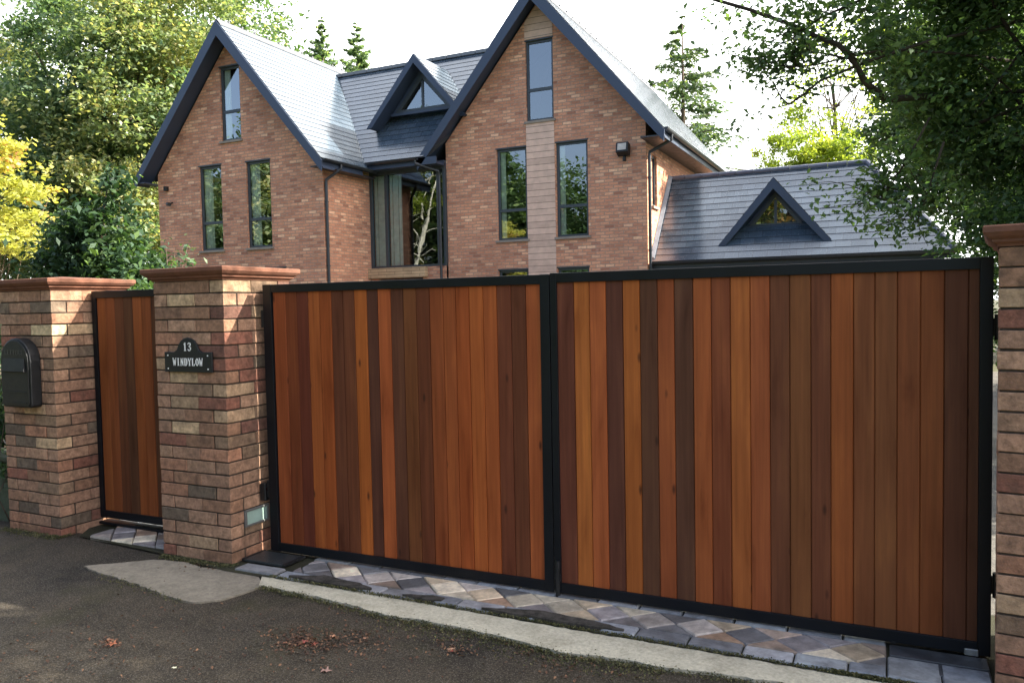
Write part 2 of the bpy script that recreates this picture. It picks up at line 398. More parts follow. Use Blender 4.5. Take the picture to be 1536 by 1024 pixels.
# ================================================================= SETTING
def sheet(name, pts, z, mat, thick=0, kind='structure'):
    mb = MB(); mb.face([(x, y, z) for x, y in pts], 0)
    if thick:
        n = len(pts)
        for i in range(n):
            a = pts[i]; b = pts[(i + 1) % n]
            mb.face([(a[0], a[1], z - thick), (b[0], b[1], z - thick), (b[0], b[1], z), (a[0], a[1], z)], 0)
    o = mb.build(name, mat); o['kind'] = kind; return o

def m_asphalt():
    t = NT('old_asphalt'); v = t.coord()
    big = t.noise(1.1, 5, .6, v, .4); mid = t.noise(7, 6, .7, v); fine = t.noise(95, 4, .85, v)
    c = t.ramp(big, [(.32, (.032, .026, .017, 1)), (.46, (.060, .048, .032, 1)), (.6, (.046, .038, .027, 1)), (.72, (.022, .019, .014, 1))])
    c = t.mix(1.0, c, t.ramp(mid, [(.25, G(.55)), (.5, G(1)), (.78, G(1.4))]), 'MULTIPLY')
    c = t.mix(1.0, c, t.ramp(fine, [(.34, G(.35)), (.5, G(.95)), (.66, G(2.3))]), 'MULTIPLY')
    c = t.mix(t.ramp(t.noise(2.3, 4, .6, v), [(.56, G(0)), (.7, G(.55))]), c, (.055, .050, .022, 1))
    vo = t.n('ShaderNodeTexVoronoi'); vo.inputs['Scale'].default_value = 120; t.l(v, vo.inputs['Vector'])
    c = t.mix(t.ramp(vo.outputs['Distance'], [(.12, G(.9)), (.34, G(0))]), c, (.19, .17, .14, 1))
    v2 = t.n('ShaderNodeTexVoronoi', feature='DISTANCE_TO_EDGE'); v2.inputs['Scale'].default_value = 1.1; t.l(t.mix(.08, v, t.n('ShaderNodeTexNoise', i_Scale=3.0).outputs['Color']), v2.inputs['Vector'])
    c = t.mix(t.ramp(v2.outputs['Distance'], [(.0, G(.0)), (.012, G(.0))]), c, (.018, .016, .012, 1))
    h = t.math('ADD', t.math('MULTIPLY', fine, .6), mid)
    t.pbr(c, .85, t.bump(h, .9, .02), 0, .25)
    return t.m
def m_ground(name, a, b, sc=3):
    t = NT(name); v = t.coord()
    c = t.mix(t.ramp(t.noise(sc, 6, .7, v), [(.35, G(0)), (.65, G(1))]), a, b)
    c = t.mix(1.0, c, t.ramp(t.noise(sc * 22, 4, .7, v), [(.3, G(.6)), (.7, G(1.35))]), 'MULTIPLY')
    t.pbr(c, .92, t.bump(t.noise(sc * 30, 4, .7, v), .6, .02), 0, .2)
    return t.m
def m_concrete(name, base, dark):
    t = NT(name); v = t.coord()
    c = t.mix(t.ramp(t.noise(6, 6, .7, v), [(.45, G(0)), (.75, G(.8))]), base, dark)
    c = t.mix(1.0, c, t.ramp(t.noise(60, 4, .75, v), [(.3, G(.7)), (.7, G(1.15))]), 'MULTIPLY')
    t.pbr(c, .85, t.bump(t.noise(45, 5, .7, v), .8, .01), 0, .3)
    return t.m
M_grass = m_ground('lawn_turf', (.045, .12, .02, 1), (.07, .17, .03, 1), 1.5)
sheet('ground', [(-350, -350), (350, -350), (350, 350), (-350, 350)], -.03, m_ground('leafy_soil', (.06, .07, .03, 1), (.07, .055, .035, 1), .8))
sheet('road', [(-60, -5.5), (60, -5.5), (60, 3.5), (-60, 3.5)], 0.0, m_asphalt())
sheet('lawn', [(.75, 4.6), (40, 4.6), (40, 17.0), (3, 17.0), (1.6, 9)], -.012, M_grass)
sheet('far_lawn', [(-60, -40), (60, -40), (60, -5.6), (-60, -5.6)], -.012, M_grass)
sheet('driveway', [(-12, 4.1), (.7, 4.1), (1.5, 9), (2.9, 18), (-12, 18)], -.002, m_ground('block_drive', (.09, .085, .075, 1), (.14, .13, .11, 1), 2))

# convex clip
sheet('paving_joint_bed', [(-3.37, 3.625), (.36, 3.625), (.36, 3.676), (-3.37, 3.676)], .0215, m_ground('joint_light_stop', (.05, .045, .035, 1), (.08, .07, .05, 1), 9))  # raised joint filler added to stop sun shining through under the gate
def clip(poly, a, b, c):    # keep a*x+b*y<=c
    out = []
    for i in range(len(poly)):
        p = poly[i]; q = poly[(i + 1) % len(poly)]
        dp = a * p[0] + b * p[1] - c; dq = a * q[0] + b * q[1] - c
        if dp <= 0: out.append(p)
        if dp * dq < 0:
            t = dp / (dp - dq); out.append((p[0] + (q[0] - p[0]) * t, p[1] + (q[1] - p[1]) * t))
    return out

# concrete strip with ragged edges
def ragged(pts_up, pts_lo, z, name, mat, amp=.02, th=.03):
    def dens(P):
        o = []
        for i in range(len(P) - 1):
            a = P[i]; b = P[i + 1]; L = math.dist(a, b); k = max(1, int(L / .035))
            for j in range(k): o.append((a[0] + (b[0] - a[0]) * j / k, a[1] + (b[1] - a[1]) * j / k + random.uniform(-amp, amp) * .6))
        o.append(P[-1]); return o
    U = dens(pts_up); Lo = dens(pts_lo)
    P = U + Lo[::-1]
    bm = bmesh.new(); vs = [bm.verts.new((x, y, z)) for x, y in P]; f = bm.faces.new(vs)
    r_ = bmesh.ops.extrude_face_region(bm, geom=[f])
    for e in r_['geom']:
        if isinstance(e, bmesh.types.BMVert): e.co.z -= th
    bmesh.ops.triangulate(bm, faces=[q for q in bm.faces if len(q.verts) > 4])
    bmesh.ops.recalc_face_normals(bm, faces=bm.faces)
    me = bpy.data.meshes.new(name); bm.to_mesh(me); bm.free(); me.materials.append(mat)
    o = bpy.data.objects.new(name, me); COL.objects.link(o); o['kind'] = 'structure'; return o
ragged([(-3.10, 3.275), (-2.6, 3.285), (-2.17, 3.28), (-1.46, 3.262), (-.85, 3.262), (-.3, 3.262), (.3, 3.262), (1.6, 3.26)],
       [(-3.02, 3.17), (-2.73, 3.15), (-2.42, 3.13), (-2.18, 3.085), (-1.9, 3.095), (-1.67, 3.085), (-1.45, 3.06), (-1.25, 3.035), (-1.0, 3.06), (-.8, 3.065), (-.5, 3.10), (-.16, 3.12), (.3, 3.10), (1.6, 3.1)],
       .014, 'kerb_strip', m_concrete('pale_concrete_haunch', (.56, .52, .39, 1), (.30, .27, .19, 1)), .012)
ragged([(-4.22, 3.03), (-4.05, 3.16), (-3.93, 3.27), (-3.7, 3.30), (-3.55, 3.27), (-3.35, 3.29), (-3.12, 3.27)],
       [(-4.22, 3.02), (-4.0, 2.98), (-3.68, 2.93), (-3.4, 2.87), (-3.16, 2.85), (-3.06, 2.93), (-3.02, 3.05), (-3.0, 3.17)],
       .009, 'concrete_patch', m_concrete('grey_concrete_patch', (.28, .245, .185, 1), (.13, .115, .085, 1)), .014)

# ---- cobble paving: rows of setts with diamonds between, one block at a time
def cobbles():
    cobcol = [(100, 103, 106), (92, 96, 100), (112, 113, 114), (84, 86, 88), (98, 101, 102), (140, 120, 100), (70, 70, 70), (135, 130, 120)]
    dia = [(120, 105, 92), (150, 135, 112), (95, 92, 90), (135, 112, 92), (80, 80, 80), (160, 150, 130), (105, 100, 98), (125, 118, 110)]
    mb = MB()
    def block(poly, colr, z0=.004, h=.022):
        if len(poly) < 3: return
        cx = sum(p[0] for p in poly) / len(poly); cy = sum(p[1] for p in poly) / len(poly)
        ar = abs(sum(poly[i][0] * poly[(i + 1) % len(poly)][1] - poly[(i + 1) % len(poly)][0] * poly[i][1] for i in range(len(poly)))) / 2
        if ar < .0008: return
        c = dc(*colr, 2.1 * random.uniform(.6, 1.2)); hz = random.uniform(-.003, .003)
        b = len(mb.v); n = len(poly)
        def ring(s, z):
            for p in poly:
                d = math.hypot(p[0] - cx, p[1] - cy) or 1
                k = max(0, (d - s) / d)
                mb.vert((cx + (p[0] - cx) * k, cy + (p[1] - cy) * k, z + random.uniform(-.0012, .0012)), c)
        ring(.004, z0 - .02); ring(.004, z0 + h - .007 + hz); ring(.011, z0 + h + hz)
        for a in (0, n):
            for i in range(n):
                mb.faces_idx([b + a + i, b + a + (i + 1) % n, b + a + n + (i + 1) % n, b + a + n + i])
        mb.faces_idx([b + 2 * n + i for i in range(n)])
    def rect(x0, x1, y0, y1): return [(x0, y0), (x1, y0), (x1, y1), (x0, y1)]
    # front and gate-side courses
    def course(xa, xb, y0, y1, l0=.17, l1=.23):
        x = xa
        while x < xb - .03:
            L = random.uniform(l0, l1); block(rect(x, min(x + L, xb), y0, y1), random.choice(cobcol[:5])); x += L
    def field(xa, xb, ya, yb, s=.145):
        i0 = int(xa / s) - 3; i1 = int(xb / s) + 3
        for i in range(i0, i1):
            for j in range(-3, int((yb - ya) / (s * .5)) + 4):
                cx = i * s + (j % 2) * s * .5; cy = ya + j * s * .5 * .95
                p = [(cx - s / 2, cy), (cx, cy - s * .475), (cx + s / 2, cy), (cx, cy + s * .475)]
                for q in ((-1, 0, -xa), (1, 0, xb), (0, -1, -ya), (0, 1, yb)):
                    p = clip(p, *q)
                    if len(p) < 3: break
                if len(p) >= 3: block(p, random.choice(dia))
    course(-3.02, .0, 3.285, 3.375, .2, .24); field(-2.98, .0, 3.378, 3.58, .215); course(-3.0, .0, 3.583, 3.675, .2, .24)
    for y in (3.68, 3.80, 3.92, 4.04): course(-3.35, .36, y, y + .117)
    course(.0, .36, 3.29, 3.48, .16, .2)
    # by the side gate
    course(-4.86, -4.0, 3.70, 3.80); field(-4.72, -4.0, 3.42, 3.70, .2)
    course(-3.33, -3.03, 3.30, 3.40, .28, .3)
    # a kerbside course behind the pedestrian gate
    for y in (3.83, 3.95, 4.07): course(-4.9, -4.0, y, y + .115)
    # right of the gate
    course(.37, 1.5, 3.28, 3.36)
    o = mb.build('cobble_paving', M_cobble, fixn=True); o['kind'] = 'structure'
    # bedding under the blocks
    for nm, P in (('paving_joint_bed', [(-3.37, 3.27), (1.5, 3.27), (1.5, 4.16), (-4.95, 4.16), (-4.95, 3.62), (-4.8, 3.42), (-4.0, 3.36)]),):
        sheet(nm, P, .012, m_ground('mossy_joint', (.035, .034, .022, 1), (.055, .055, .03, 1), 9))
cobbles()

# moss and grit along the edges of the strip (nobody could count it)
M_tar = m_ground('tar_smear', (.035, .032, .026, 1), (.11, .10, .085, 1), 22)
for k_, (P_) in enumerate(([(-2.93, 3.29), (-2.75, 3.285), (-2.5, 3.285), (-2.4, 3.30)], [(-1.75, 3.285), (-1.45, 3.285), (-1.2, 3.285), (-1.05, 3.30)], [(-2.2, 3.29), (-2.05, 3.285), (-1.98, 3.30)])):
    up = [(x, y + [.01, .085, .06, .012][i % 4] * (1 if k_ < 2 else .6)) for i, (x, y) in enumerate(P_)]
    ragged(up, P_, .035, 'tar_patch', M_tar, .010, .02)
def edge_moss():
    P = []
    def along(pts, n, sp, zz=.012):
        for _ in range(n):
            i = random.randrange(len(pts) - 1); t = random.random(); a = pts[i]; b = pts[i + 1]
            P.append((a[0] + (b[0] - a[0]) * t + random.gauss(0, sp * .3), a[1] + (b[1] - a[1]) * t + random.gauss(0, sp), zz + random.uniform(0, .012)))
    along([(-3.05, 3.28), (-.2, 3.268), (.4, 3.265)], 5200, .006, .016)
    along([(-3.0, 3.155), (-2.7, 3.13), (-2.18, 3.065), (-1.67, 3.065), (-1.25, 3.015), (-.8, 3.045), (-.16, 3.1)], 3000, .016, .004)
    along([(-2.2, 3.04), (-1.3, 2.99), (-.8, 3.02)], 1600, .05, .002)
    along([(-3.95, 3.34), (-3.7, 3.33), (-3.45, 3.33), (-3.38, 3.36)], 2600, .018, .004)
    along([(-5.5, 3.36), (-5.0, 3.36), (-4.9, 3.4)], 1800, .03, .002)
    along([(-4.0, 2.96), (-3.2, 2.83)], 260, .02, .002)
    o = leaves('edge_moss', np.array(P), .011, L_moss, None, .5, .2); o['kind'] = 'stuff'
    tag(o, 'moss and short weeds along the edges of the pale concrete strip', 'moss')
    Q = []
    for cx, cy, s, n in ((-3.13, 2.36, .035, 60), (-2.34, 2.71, .09, 420), (-2.15, 2.80, .10, 150), (-2.6, 2.5, .5, 220), (-1.68, 2.9, .05, 60), (-1.9, 2.75, .4, 160), (-3.6, 3.31, .12, 110), (-3.3, 2.2, .3, 150), (-1.2, 2.95, .15, 120)):
        for _ in range(n): Q.append((random.gauss(cx, s), random.gauss(cy, s * .7), random.uniform(.003, .010)))
    o = leaves('leaf_litter', np.array(Q), .016, m_leaf('leaf_crumbs', [(0, (.05, .03, .02, 1)), (.6, (.12, .06, .035, 1)), (1, (.24, .13, .07, 1))], .1, .8), None, .6, 1.6); o['kind'] = 'stuff'
    tag(o, 'brown crumbs of dead leaves scattered on the asphalt', 'leaf litter')
edge_moss()
exec_later = []

# ================================================================= PILLARS
BR = [((140, 108, 86), 12), ((148, 116, 92), 9), ((130, 98, 76), 9), ((154, 128, 100), 3), ((100, 86, 71), 4), ((124, 82, 66), 4), ((118, 96, 76), 5), ((168, 142, 110), .9), ((146, 106, 82), 5), ((104, 72, 60), 1.5), ((190, 168, 130), .4)]
def brickcol():
    c = random.choices([b[0] for b in BR], [b[1] for b in BR])[0]
    f = random.uniform(.92, 1.07); return dc(c[0] * f, c[1] * f, c[2] * f, 1.35)
def pillar(loc, rz, label, n=22, W=.555, seed=1, hdark=0):
    random.seed(seed)
    root = empty('brick_pillar', loc, rz); tag(root, label, 'gate pillar', 'brick gate pillars')
    # local frame: front right corner at the origin, x to -W, y to +W
    h = .075; L = (W - .0) / 2.5; g = .0022
    mb = MB(); core = MB()
    core.box(-W + .007, -.007, .007, W - .007, -.02, n * h, 0)
    for k in range(n):
        z0 = k * h + .0042; z1 = (k + 1) * h - .0042; par = k % 2
        def run(side):
            # lay along the perimeter, pinwheel bond
            if par: seq = [L / 2, L, L]
            else: seq = [L, L, L / 2]
            return seq
        d = L / 2 * .92
        # front (y=0) : x from -W ; header ends of the corner stretchers come from the pinwheel
        for side in range(4):
            seq = [L, L] if True else None
            # each side owns a length of 2L, starting after the corner header (offset L/2) for par, or from 0
            off = 0 if par else L / 2
            for i in range(2):
                a = off + i * L + g / 2; b = off + (i + 1) * L - g / 2
                j = .0016; out = random.uniform(-.0015, .002)
                c = brickcol()
                if side == 0: mb.box(-W + a, -W + b, -out, d, z0, z1, 0, c, j)
                elif side == 1: mb.box(-d, out, a, b, z0, z1, 0, c, j)
                elif side == 2: mb.box(-b, -a, W - d, W + out, z0, z1, 0, c, j)
                else: mb.box(-W - out, -W + d, W - b, W - a, z0, z1, 0, c, j)
    mb.build('brickwork', M_brick, root, bevel=.0028)
    core.build('mortar', M_mortar, root)
    # moulded cap
    cp = MB(); prof = [(.004, 0), (.006, .008), (.014, .012), (.022, .017), (.022, .026), (.028, .029), (.038, .036), (.046, .046), (.050, .051), (.050, .071), (.045, .076)]
    z = n * h
    rings = []
    for o, dz in prof:
        c = dc(106, 70, 54, 1.15)
        rings.append([cp.vert(p, c) for p in ((-W - o, -o, z + dz), (o, -o, z + dz), (o, W + o, z + dz), (-W - o, W + o, z + dz))])
    for i in range(len(rings) - 1):
        for k in range(4): cp.faces_idx([rings[i][k], rings[i][(k + 1) % 4], rings[i + 1][(k + 1) % 4], rings[i + 1][k]])
    ap = cp.vert((-W / 2, W / 2, z + .10), dc(106, 70, 54, 1.15))
    for k in range(4): cp.faces_idx([rings[-1][k], rings[-1][(k + 1) % 4], ap])
    cp.faces_idx(rings[0][::-1])
    cp.build('cap', M_cap, root)
    return root
P1 = pillar((-4.9226, 3.3802, -.02), -.018, 'left brick pillar with the black letterbox on its front', 22, seed=3)
P2 = pillar((-3.4127, 3.3709, 0), 0, 'brick pillar between the two gates carrying the black house name sign', 22, seed=9)
P3 = pillar((.3637 + .555 * math.cos(.11), 3.365 - .555 * math.sin(.11), 0), -.11, 'brick pillar at the right hand edge beside the wide gate', 22, seed=21)
random.seed(5)

# ---------------------------------------------------------------- gates
dark = (66, 42, 34); vd = (62, 42, 34)
LX = [-3.272, -3.176, -3.094, -3.013, -2.929, -2.847, -2.765, -2.687, -2.603, -2.53, -2.446, -2.365, -2.282, -2.199, -2.116, -2.041, -1.96, -1.879, -1.8, -1.72, -1.638, -1.555]
LC = [(103, 57, 36), (84, 46, 30), (73, 39, 31), (114, 65, 36), (112, 61, 33), (72, 44, 33), (76, 46, 33), (122, 70, 35), (62, 40, 34), (122, 67, 40), (68, 44, 35), (82, 52, 33), (74, 43, 30), (104, 58, 35), (108, 60, 35), (116, 62, 34), (124, 70, 38), (117, 65, 37), (80, 47, 35), (74, 45, 33), (118, 66, 40)]
RX = [-1.470, -1.382, -1.301, -1.218, -1.134, -1.051, -0.968, -0.888, -0.802, -0.721, -0.636, -0.55, -0.467, -0.384, -0.298, -0.218, -0.13, -0.048, 0.036, 0.121, 0.206, 0.29, 0.330]
RC = [(76, 46, 38), (127, 78, 42), (120, 68, 42), (66, 42, 36), (120, 72, 38), (66, 46, 37), (106, 60, 38), (66, 46, 38), (114, 66, 40), (90, 52, 36), (116, 70, 40), (112, 65, 42), (78, 50, 37), (88, 58, 38), (80, 50, 37), (106, 62, 36), (90, 57, 38), (92, 60, 40), (98, 60, 39), (96, 58, 36), (70, 46, 36), (70, 48, 38)]
def boards(X, Cs, z0, z1, yf, parent, kk=1.5):
    mb = MB()
    for i in range(len(X) - 1):
        a, b = X[i], X[i + 1]; r_, g_, b_, _ = dc(*Cs[i], kk); c = (r_ * 1.16 + .004, g_ * 1.0, b_ * .78, 1); g = .0034; d = .006; yy = yf + random.uniform(-.0008, .0008)
        for (xa, ya), (xb, yb) in (((a, yy + d), (a + g, yy)), ((a + g, yy), (b - g, yy)), ((b - g, yy), (b, yy + d))):
            q = [mb.vert((xa, ya, z0), c), mb.vert((xb, yb, z0), c), mb.vert((xb, yb, z1), c), mb.vert((xa, ya, z1), c)]
            mb.faces_idx(q)
    c = dc(90, 55, 36, kk)
    q = [mb.vert((X[-1], yf + .022, z0), c), mb.vert((X[0], yf + .022, z0), c), mb.vert((X[0], yf + .022, z1), c), mb.vert((X[-1], yf + .022, z1), c)]
    mb.faces_idx(q)
    return mb.build('timber_panel', M_wood, parent, fixn=False)
def gate_leaf(name, x0, x1, z0, z1, y, X, Cs, label, cat, grp=None, fw=.06, right_fw=None, kk=1.66):
    root = empty(name, (x0, y, 0)); tag(root, label, cat, grp)
    mb = MB(); t = .05; rw = right_fw or fw
    mb.box(x0 - x0, fw, 0, t, z0, z1); mb.box(x1 - x0 - rw, x1 - x0, 0, t, z0, z1)
    mb.box(fw, x1 - x0 - rw, .001, t - .001, z1 - .048, z1 - .001); mb.box(fw, x1 - x0 - rw, .001, t - .001, z0 + .001, z0 + .052)
    mb.build('frame', M_black, root, bevel=.002)
    p = boards([a - x0 for a in X], Cs, z0 + .052, z1 - .048, .012, root, kk)
    return root
g1 = gate_leaf('driveway_gate', -3.337, -1.506, .035, 1.621, 3.605, LX, LC, 'left leaf of the wide cedar board driveway gate, hinged beside the house name pillar', 'gate', 'driveway gate leaves', .062, .05)
g2 = gate_leaf('driveway_gate', -1.501, .374, .035, 1.626, 3.605, RX, RC, 'right leaf of the wide cedar board driveway gate, hung by the right hand pillar', 'gate', 'driveway gate leaves', .034, .046)
def hinge(root, x, z, side):
    mb = MB(); mb.tube([(x, .025, z - .05), (x, .025, z + .05)], .014, 10)
    mb.box(min(x, x + side * .02), max(x, x + side * .02), .018, .036, z - .035, z + .035)
    mb.build('hinge', M_blackirom, root)
def post(x, label):  # post added to narrow the sunlit gap between gate and pillar
    r_ = empty('sun_gap_post', (x, 3.665, 0)); tag(r_, label, 'light blocker', 'added light blocking posts')
    mb = MB(); mb.box(0, .06, 0, .06, 0, 1.60); mb.build('post', M_black, r_, bevel=.002)
    mb = MB(); mb.box(-.004, .064, -.004, .064, 1.6, 1.606); mb.build('post_cap', M_black, r_)
post(-3.385, 'slim black post added behind the left end of the wide gate, to block sun through the hinge gap')
hinge(g1, -.022, .4, 1); hinge(g1, -.022, 1.42, 1)
hinge(g2, 1.895, .32, -1); hinge(g2, 1.895, 1.35, -1)
mb = MB(); mb.tube([(.02, -.006, .02), (.02, -.006, .20)], .011, 10); mb.box(.004, .036, -.012, 0, .1, .13); mb.build('drop_bolt', M_blackirom, g2)
PX = [-4.862, -4.775, -4.69, -4.605, -4.52, -4.435, -4.35, -4.265, -4.18, -4.095, -4.04]
PC = [(98, 60, 37), (94, 56, 36), (72, 46, 34), (64, 44, 34), (106, 62, 37), (100, 58, 36), (64, 43, 33), (70, 44, 33), (98, 58, 36), (80, 50, 34)]
g3 = gate_leaf('pedestrian_gate', -4.90, -3.985, .07, 1.622, 3.655, PX, PC, 'narrow cedar board side gate in a black frame between the two left pillars', 'gate', None, .038, .04)
hinge(g3, .004 - .012, .4, 1)

# sill plate under the pedestrian gate, drain cover and hinge ground plate
mb = MB(); mb.box(-4.9, -3.98, 3.64, 3.72, .028, .045); o = mb.build('threshold_bar', M_black, bevel=.003); tag(o, 'black metal threshold bar under the narrow side gate', 'threshold')
root = empty('drain_cover', (-3.39, 3.42, .03)); tag(root, 'dark square cover plate set in the paving beside the sign pillar', 'cover plate')
mb = MB(); mb.box(.02, .30, 0, .17, -.01, .004); mb.build('plate', m_plain('dark_plate', (.03, .036, .038, 1), .4, 0, .5, .4, 20, .3), root, bevel=.002)
mb = MB(); mb.box(.0, .019, 0, .18, -.01, .006); mb.build('rim', M_blackirom, root, bevel=.002)
mb = MB(); mb.box(.301, .32, 0, .18, -.01, .006); mb.build('rim', M_blackirom, root, bevel=.002)
root = empty('gate_bracket', (.02, 3.60, .03)); tag(root, 'grey steel floor track and pivot under the right end of the wide gate', 'gate track')
mb = MB(); mb.box(0, .33, .035, .048, 0, .012); mb.box(0, .33, .058, .068, 0, .009); mb.build('rail', M_galv, root, bevel=.001)
mb = MB(); mb.box(.262, .312, .0, .033, 0, .028); mb.build('pivot_block', M_galv, root, bevel=.003)
mb = MB(); mb.box(.01, .06, .07, .11, 0, .02); mb.build('pivot_block', M_galv, root, bevel=.003)
mb = MB(); mb.tube([(.005, .02, .002), (.005, .02, .012)], .016, 12); mb.build('bolt_head', M_blackirom, root)
M_wet = m_plain('wet_dark_slate', (.05, .055, .06, 1), .4, 0, .5, .5, 14, .4)
mb = MB(); mb.box(.01, .36, 3.49, 3.60, .01, .029); o = mb.build('slate_flag', M_wet, bevel=.004); tag(o, 'dark slate slab in the paving right under the floor track of the wide gate', 'paving slab')
mb = MB(); mb.box(.01, .36, 3.375, 3.484, .01, .027); o = mb.build('slate_flag', M_wet, bevel=.004); tag(o, 'dark slate slab in the paving at the right end, next to the pale concrete strip', 'paving slab')

# ---------------------------------------------------------------- things on the pillars
def glyph_strokes(ch):
    # strokes in a 1 x 1.5 cell, as (x0,y0,x1,y1,width)
    a, b = .24, .10
    S = {
        'W': [(0, 1.5, .27, 0, .17), (.27, 0, .5, 1.2, .11), (.5, 1.2, .73, 0, .17), (.73, 0, 1, 1.5, .11), (-.12, 1.5, .2, 1.5, b), (.82, 1.5, 1.1, 1.5, b)],
        'I': [(.5, 0, .5, 1.5, a), (.22, 1.47, .78, 1.47, b), (.22, .03, .78, .03, b)],
        'N': [(.15, 0, .15, 1.5, .13), (.15, 1.45, .85, .05, .22), (.85, 0, .85, 1.5, .13), (-.05, 1.47, .3, 1.47, b), (.65, 1.47, 1.05, 1.47, b), (-.05, .03, .35, .03, b)],
        'D': [(.2, 0, .2, 1.5, a), (.0, 1.45, .6, 1.45, .13), (.0, .05, .6, .05, .13), (.6, 1.45, .88, 1.1, .17), (.88, 1.1, .88, .4, .24), (.88, .4, .6, .05, .17)],
        'Y': [(.05, 1.5, .5, .75, .2), (.95, 1.5, .5, .75, .12), (.5, .8, .5, 0, a), (-.1, 1.47, .3, 1.47, b), (.7, 1.47, 1.1, 1.47, b), (.25, .03, .75, .03, b)],
        'L': [(.25, 0, .25, 1.5, a), (.02, 1.47, .5, 1.47, b), (.02, .05, .9, .05, .13), (.88, 0, .88, .4, .12)],
        'O': [(.5, 1.46, .15, 1.1, .16), (.13, 1.1, .13, .4, .24), (.15, .4, .5, .04, .16), (.5, .04, .85, .4, .16), (.87, .4, .87, 1.1, .24), (.85, 1.1, .5, 1.46, .16)],
        '1': [(.5, 0, .5, 1.5, .26), (.2, 1.15, .5, 1.45, .15), (.2, .04, .8, .04, .12)],
        '3': [(.1, 1.2, .35, 1.46, .16), (.35, 1.46, .75, 1.4, .16), (.8, 1.4, .82, 1.0, .22), (.82, 1.0, .4, .8, .15), (.4, .8, .88, .6, .15), (.87, .65, .87, .3, .24), (.87, .3, .6, .04, .16), (.6, .04, .3, .04, .15), (.3, .04, .08, .32, .16)],
        'E': [(.2, 0, .2, 1.5, a), (.1, 1.45, .85, 1.45, .13), (.1, .05, .85, .05, .13), (.2, .75, .7, .75, .13)],
        'T': [(.5, 0, .5, 1.5, a), (.05, 1.45, .95, 1.45, .13)],
        'R': [(.2, 0, .2, 1.5, a), (.1, 1.45, .7, 1.45, .13), (.8, 1.4, .8, .85, .2), (.7, .78, .2, .78, .13), (.45, .75, .9, 0, .18)],
        'S': [(.85, 1.2, .5, 1.46, .15), (.5, 1.46, .15, 1.15, .16), (.15, 1.15, .85, .4, .2), (.85, .4, .5, .04, .16), (.5, .04, .12, .3, .15)],
    }
    return S[ch]
def write(mb, text, cx, z, w, h, y, gap=.28, th=.002):
    """letters on the plane y, facing -y"""
    n = len(text)
    for i, ch in enumerate(text):
        x0 = cx + (i - n / 2) * w * (1 + gap) + w * gap / 2
        for (a, b, c, d, s) in glyph_strokes(ch):
            p = Vector((x0 + a * w, 0, z + b / 1.5 * h)); q = Vector((x0 + c * w, 0, z + d / 1.5 * h))
            t = (q - p).normalized(); nn = Vector((t.z, 0, -t.x)) * s * w * .62
            p -= t * s * w * .12; q += t * s * w * .12
            f = [p - nn, q - nn, q + nn, p + nn]
            mb.hexa([(v.x, y, v.z) for v in f] + [(v.x, y - th, v.z) for v in f])

def prism(mb, outline, y0, y1, mat=0):
    n = len(outline); b = len(mb.v)
    for y in (y0, y1):
        for x, z in outline: mb.vert((x, y, z))
    mb.faces_idx([b + i for i in range(n)], mat); mb.faces_idx([b + n + i for i in range(n)][::-1], mat)
    for i in range(n): mb.faces_idx([b + i, b + (i + 1) % n, b + n + (i + 1) % n, b + n + i], mat)
SGN = [(0, 0), (.378, 0), (.378, .012), (.378, .118), (.30, .118), (.275, .132), (.262, .16), (.24, .185), (.215, .198), (.188, .203), (.162, .198), (.138, .185), (.116, .16), (.103, .132), (.078, .118), (0, .118), (0, .012)]
root = empty('house_sign', (-3.878, 3.3709, 1.118)); tag(root, 'black domed name plate reading 13 WINDYLOW on the middle pillar', 'house sign')
mb = MB(); prism(mb, SGN, -.002, -.016); mb.build('plate', M_blackirom, root, bevel=.003)
mb = MB(); write(mb, '13', .189, .125, .026, .048, -.0165, .32); write(mb, 'WINDYLOW', .189, .038, .0235, .044, -.0165, .28)
for x, z in ((.03, .02), (.348, .02), (.03, .098), (.348, .098)):
    mb.tube([(x, -.016, z), (x, -.0185, z)], .0042, 8)
mb.build('lettering', M_white, root)

def letterbox():
    root = empty('letterbox', (-5.362, 3.388, .86)); root.rotation_euler = (0, 0, -.018)
    tag(root, 'black arched wall letterbox marked LETTERS on the left pillar', 'letterbox')
    W, H = .312, .458
    ol = [(0, 0.015), (.015, 0), (W - .015, 0), (W, .015), (W, H - .15)]
    for k in range(1, 12):
        a = math.pi * k / 12; ol.append((W / 2 + W / 2 * math.cos(a), H - .15 + .15 * math.sin(a)))
    ol.append((0, H - .15))
    mb = MB(); prism(mb, ol, 0, -.075); mb.build('body', M_blackirom, root, bevel=.008)
    ol2 = [(.012 + (x - 0) * (W - .024) / W, .012 + z * (H - .024) / H) for x, z in ol]
    mb = MB(); prism(mb, ol2, -.076, -.083); mb.build('front_panel', M_blackirom, root, bevel=.003)
    mb = MB(); P = [(.035, -.084, .235), (W - .035, -.084, .235), (W - .035, -.10, .24), (.035, -.10, .24), (.045, -.084, .325), (W - .045, -.084, .325), (W - .045, -.086, .325), (.045, -.086, .325)]
    mb.hexa([P[3], P[2], P[1], P[0], P[7], P[6], P[5], P[4]]); mb.build('flap', M_blackirom, root, bevel=.002)
    mb = MB(); mb.box(.04, W - .04, -.088, -.083, .03, .036); mb.box(.04, W - .04, -.088, -.083, .1, .106); mb.build('door_seam', M_blackirom, root)
    mb = MB(); write(mb, 'LETTERS', W / 2, .35, .021, .030, -.0832, .35); mb.build('lettering', m_plain('worn_lettering', (.06, .06, .055, 1), .5), root)
letterbox()
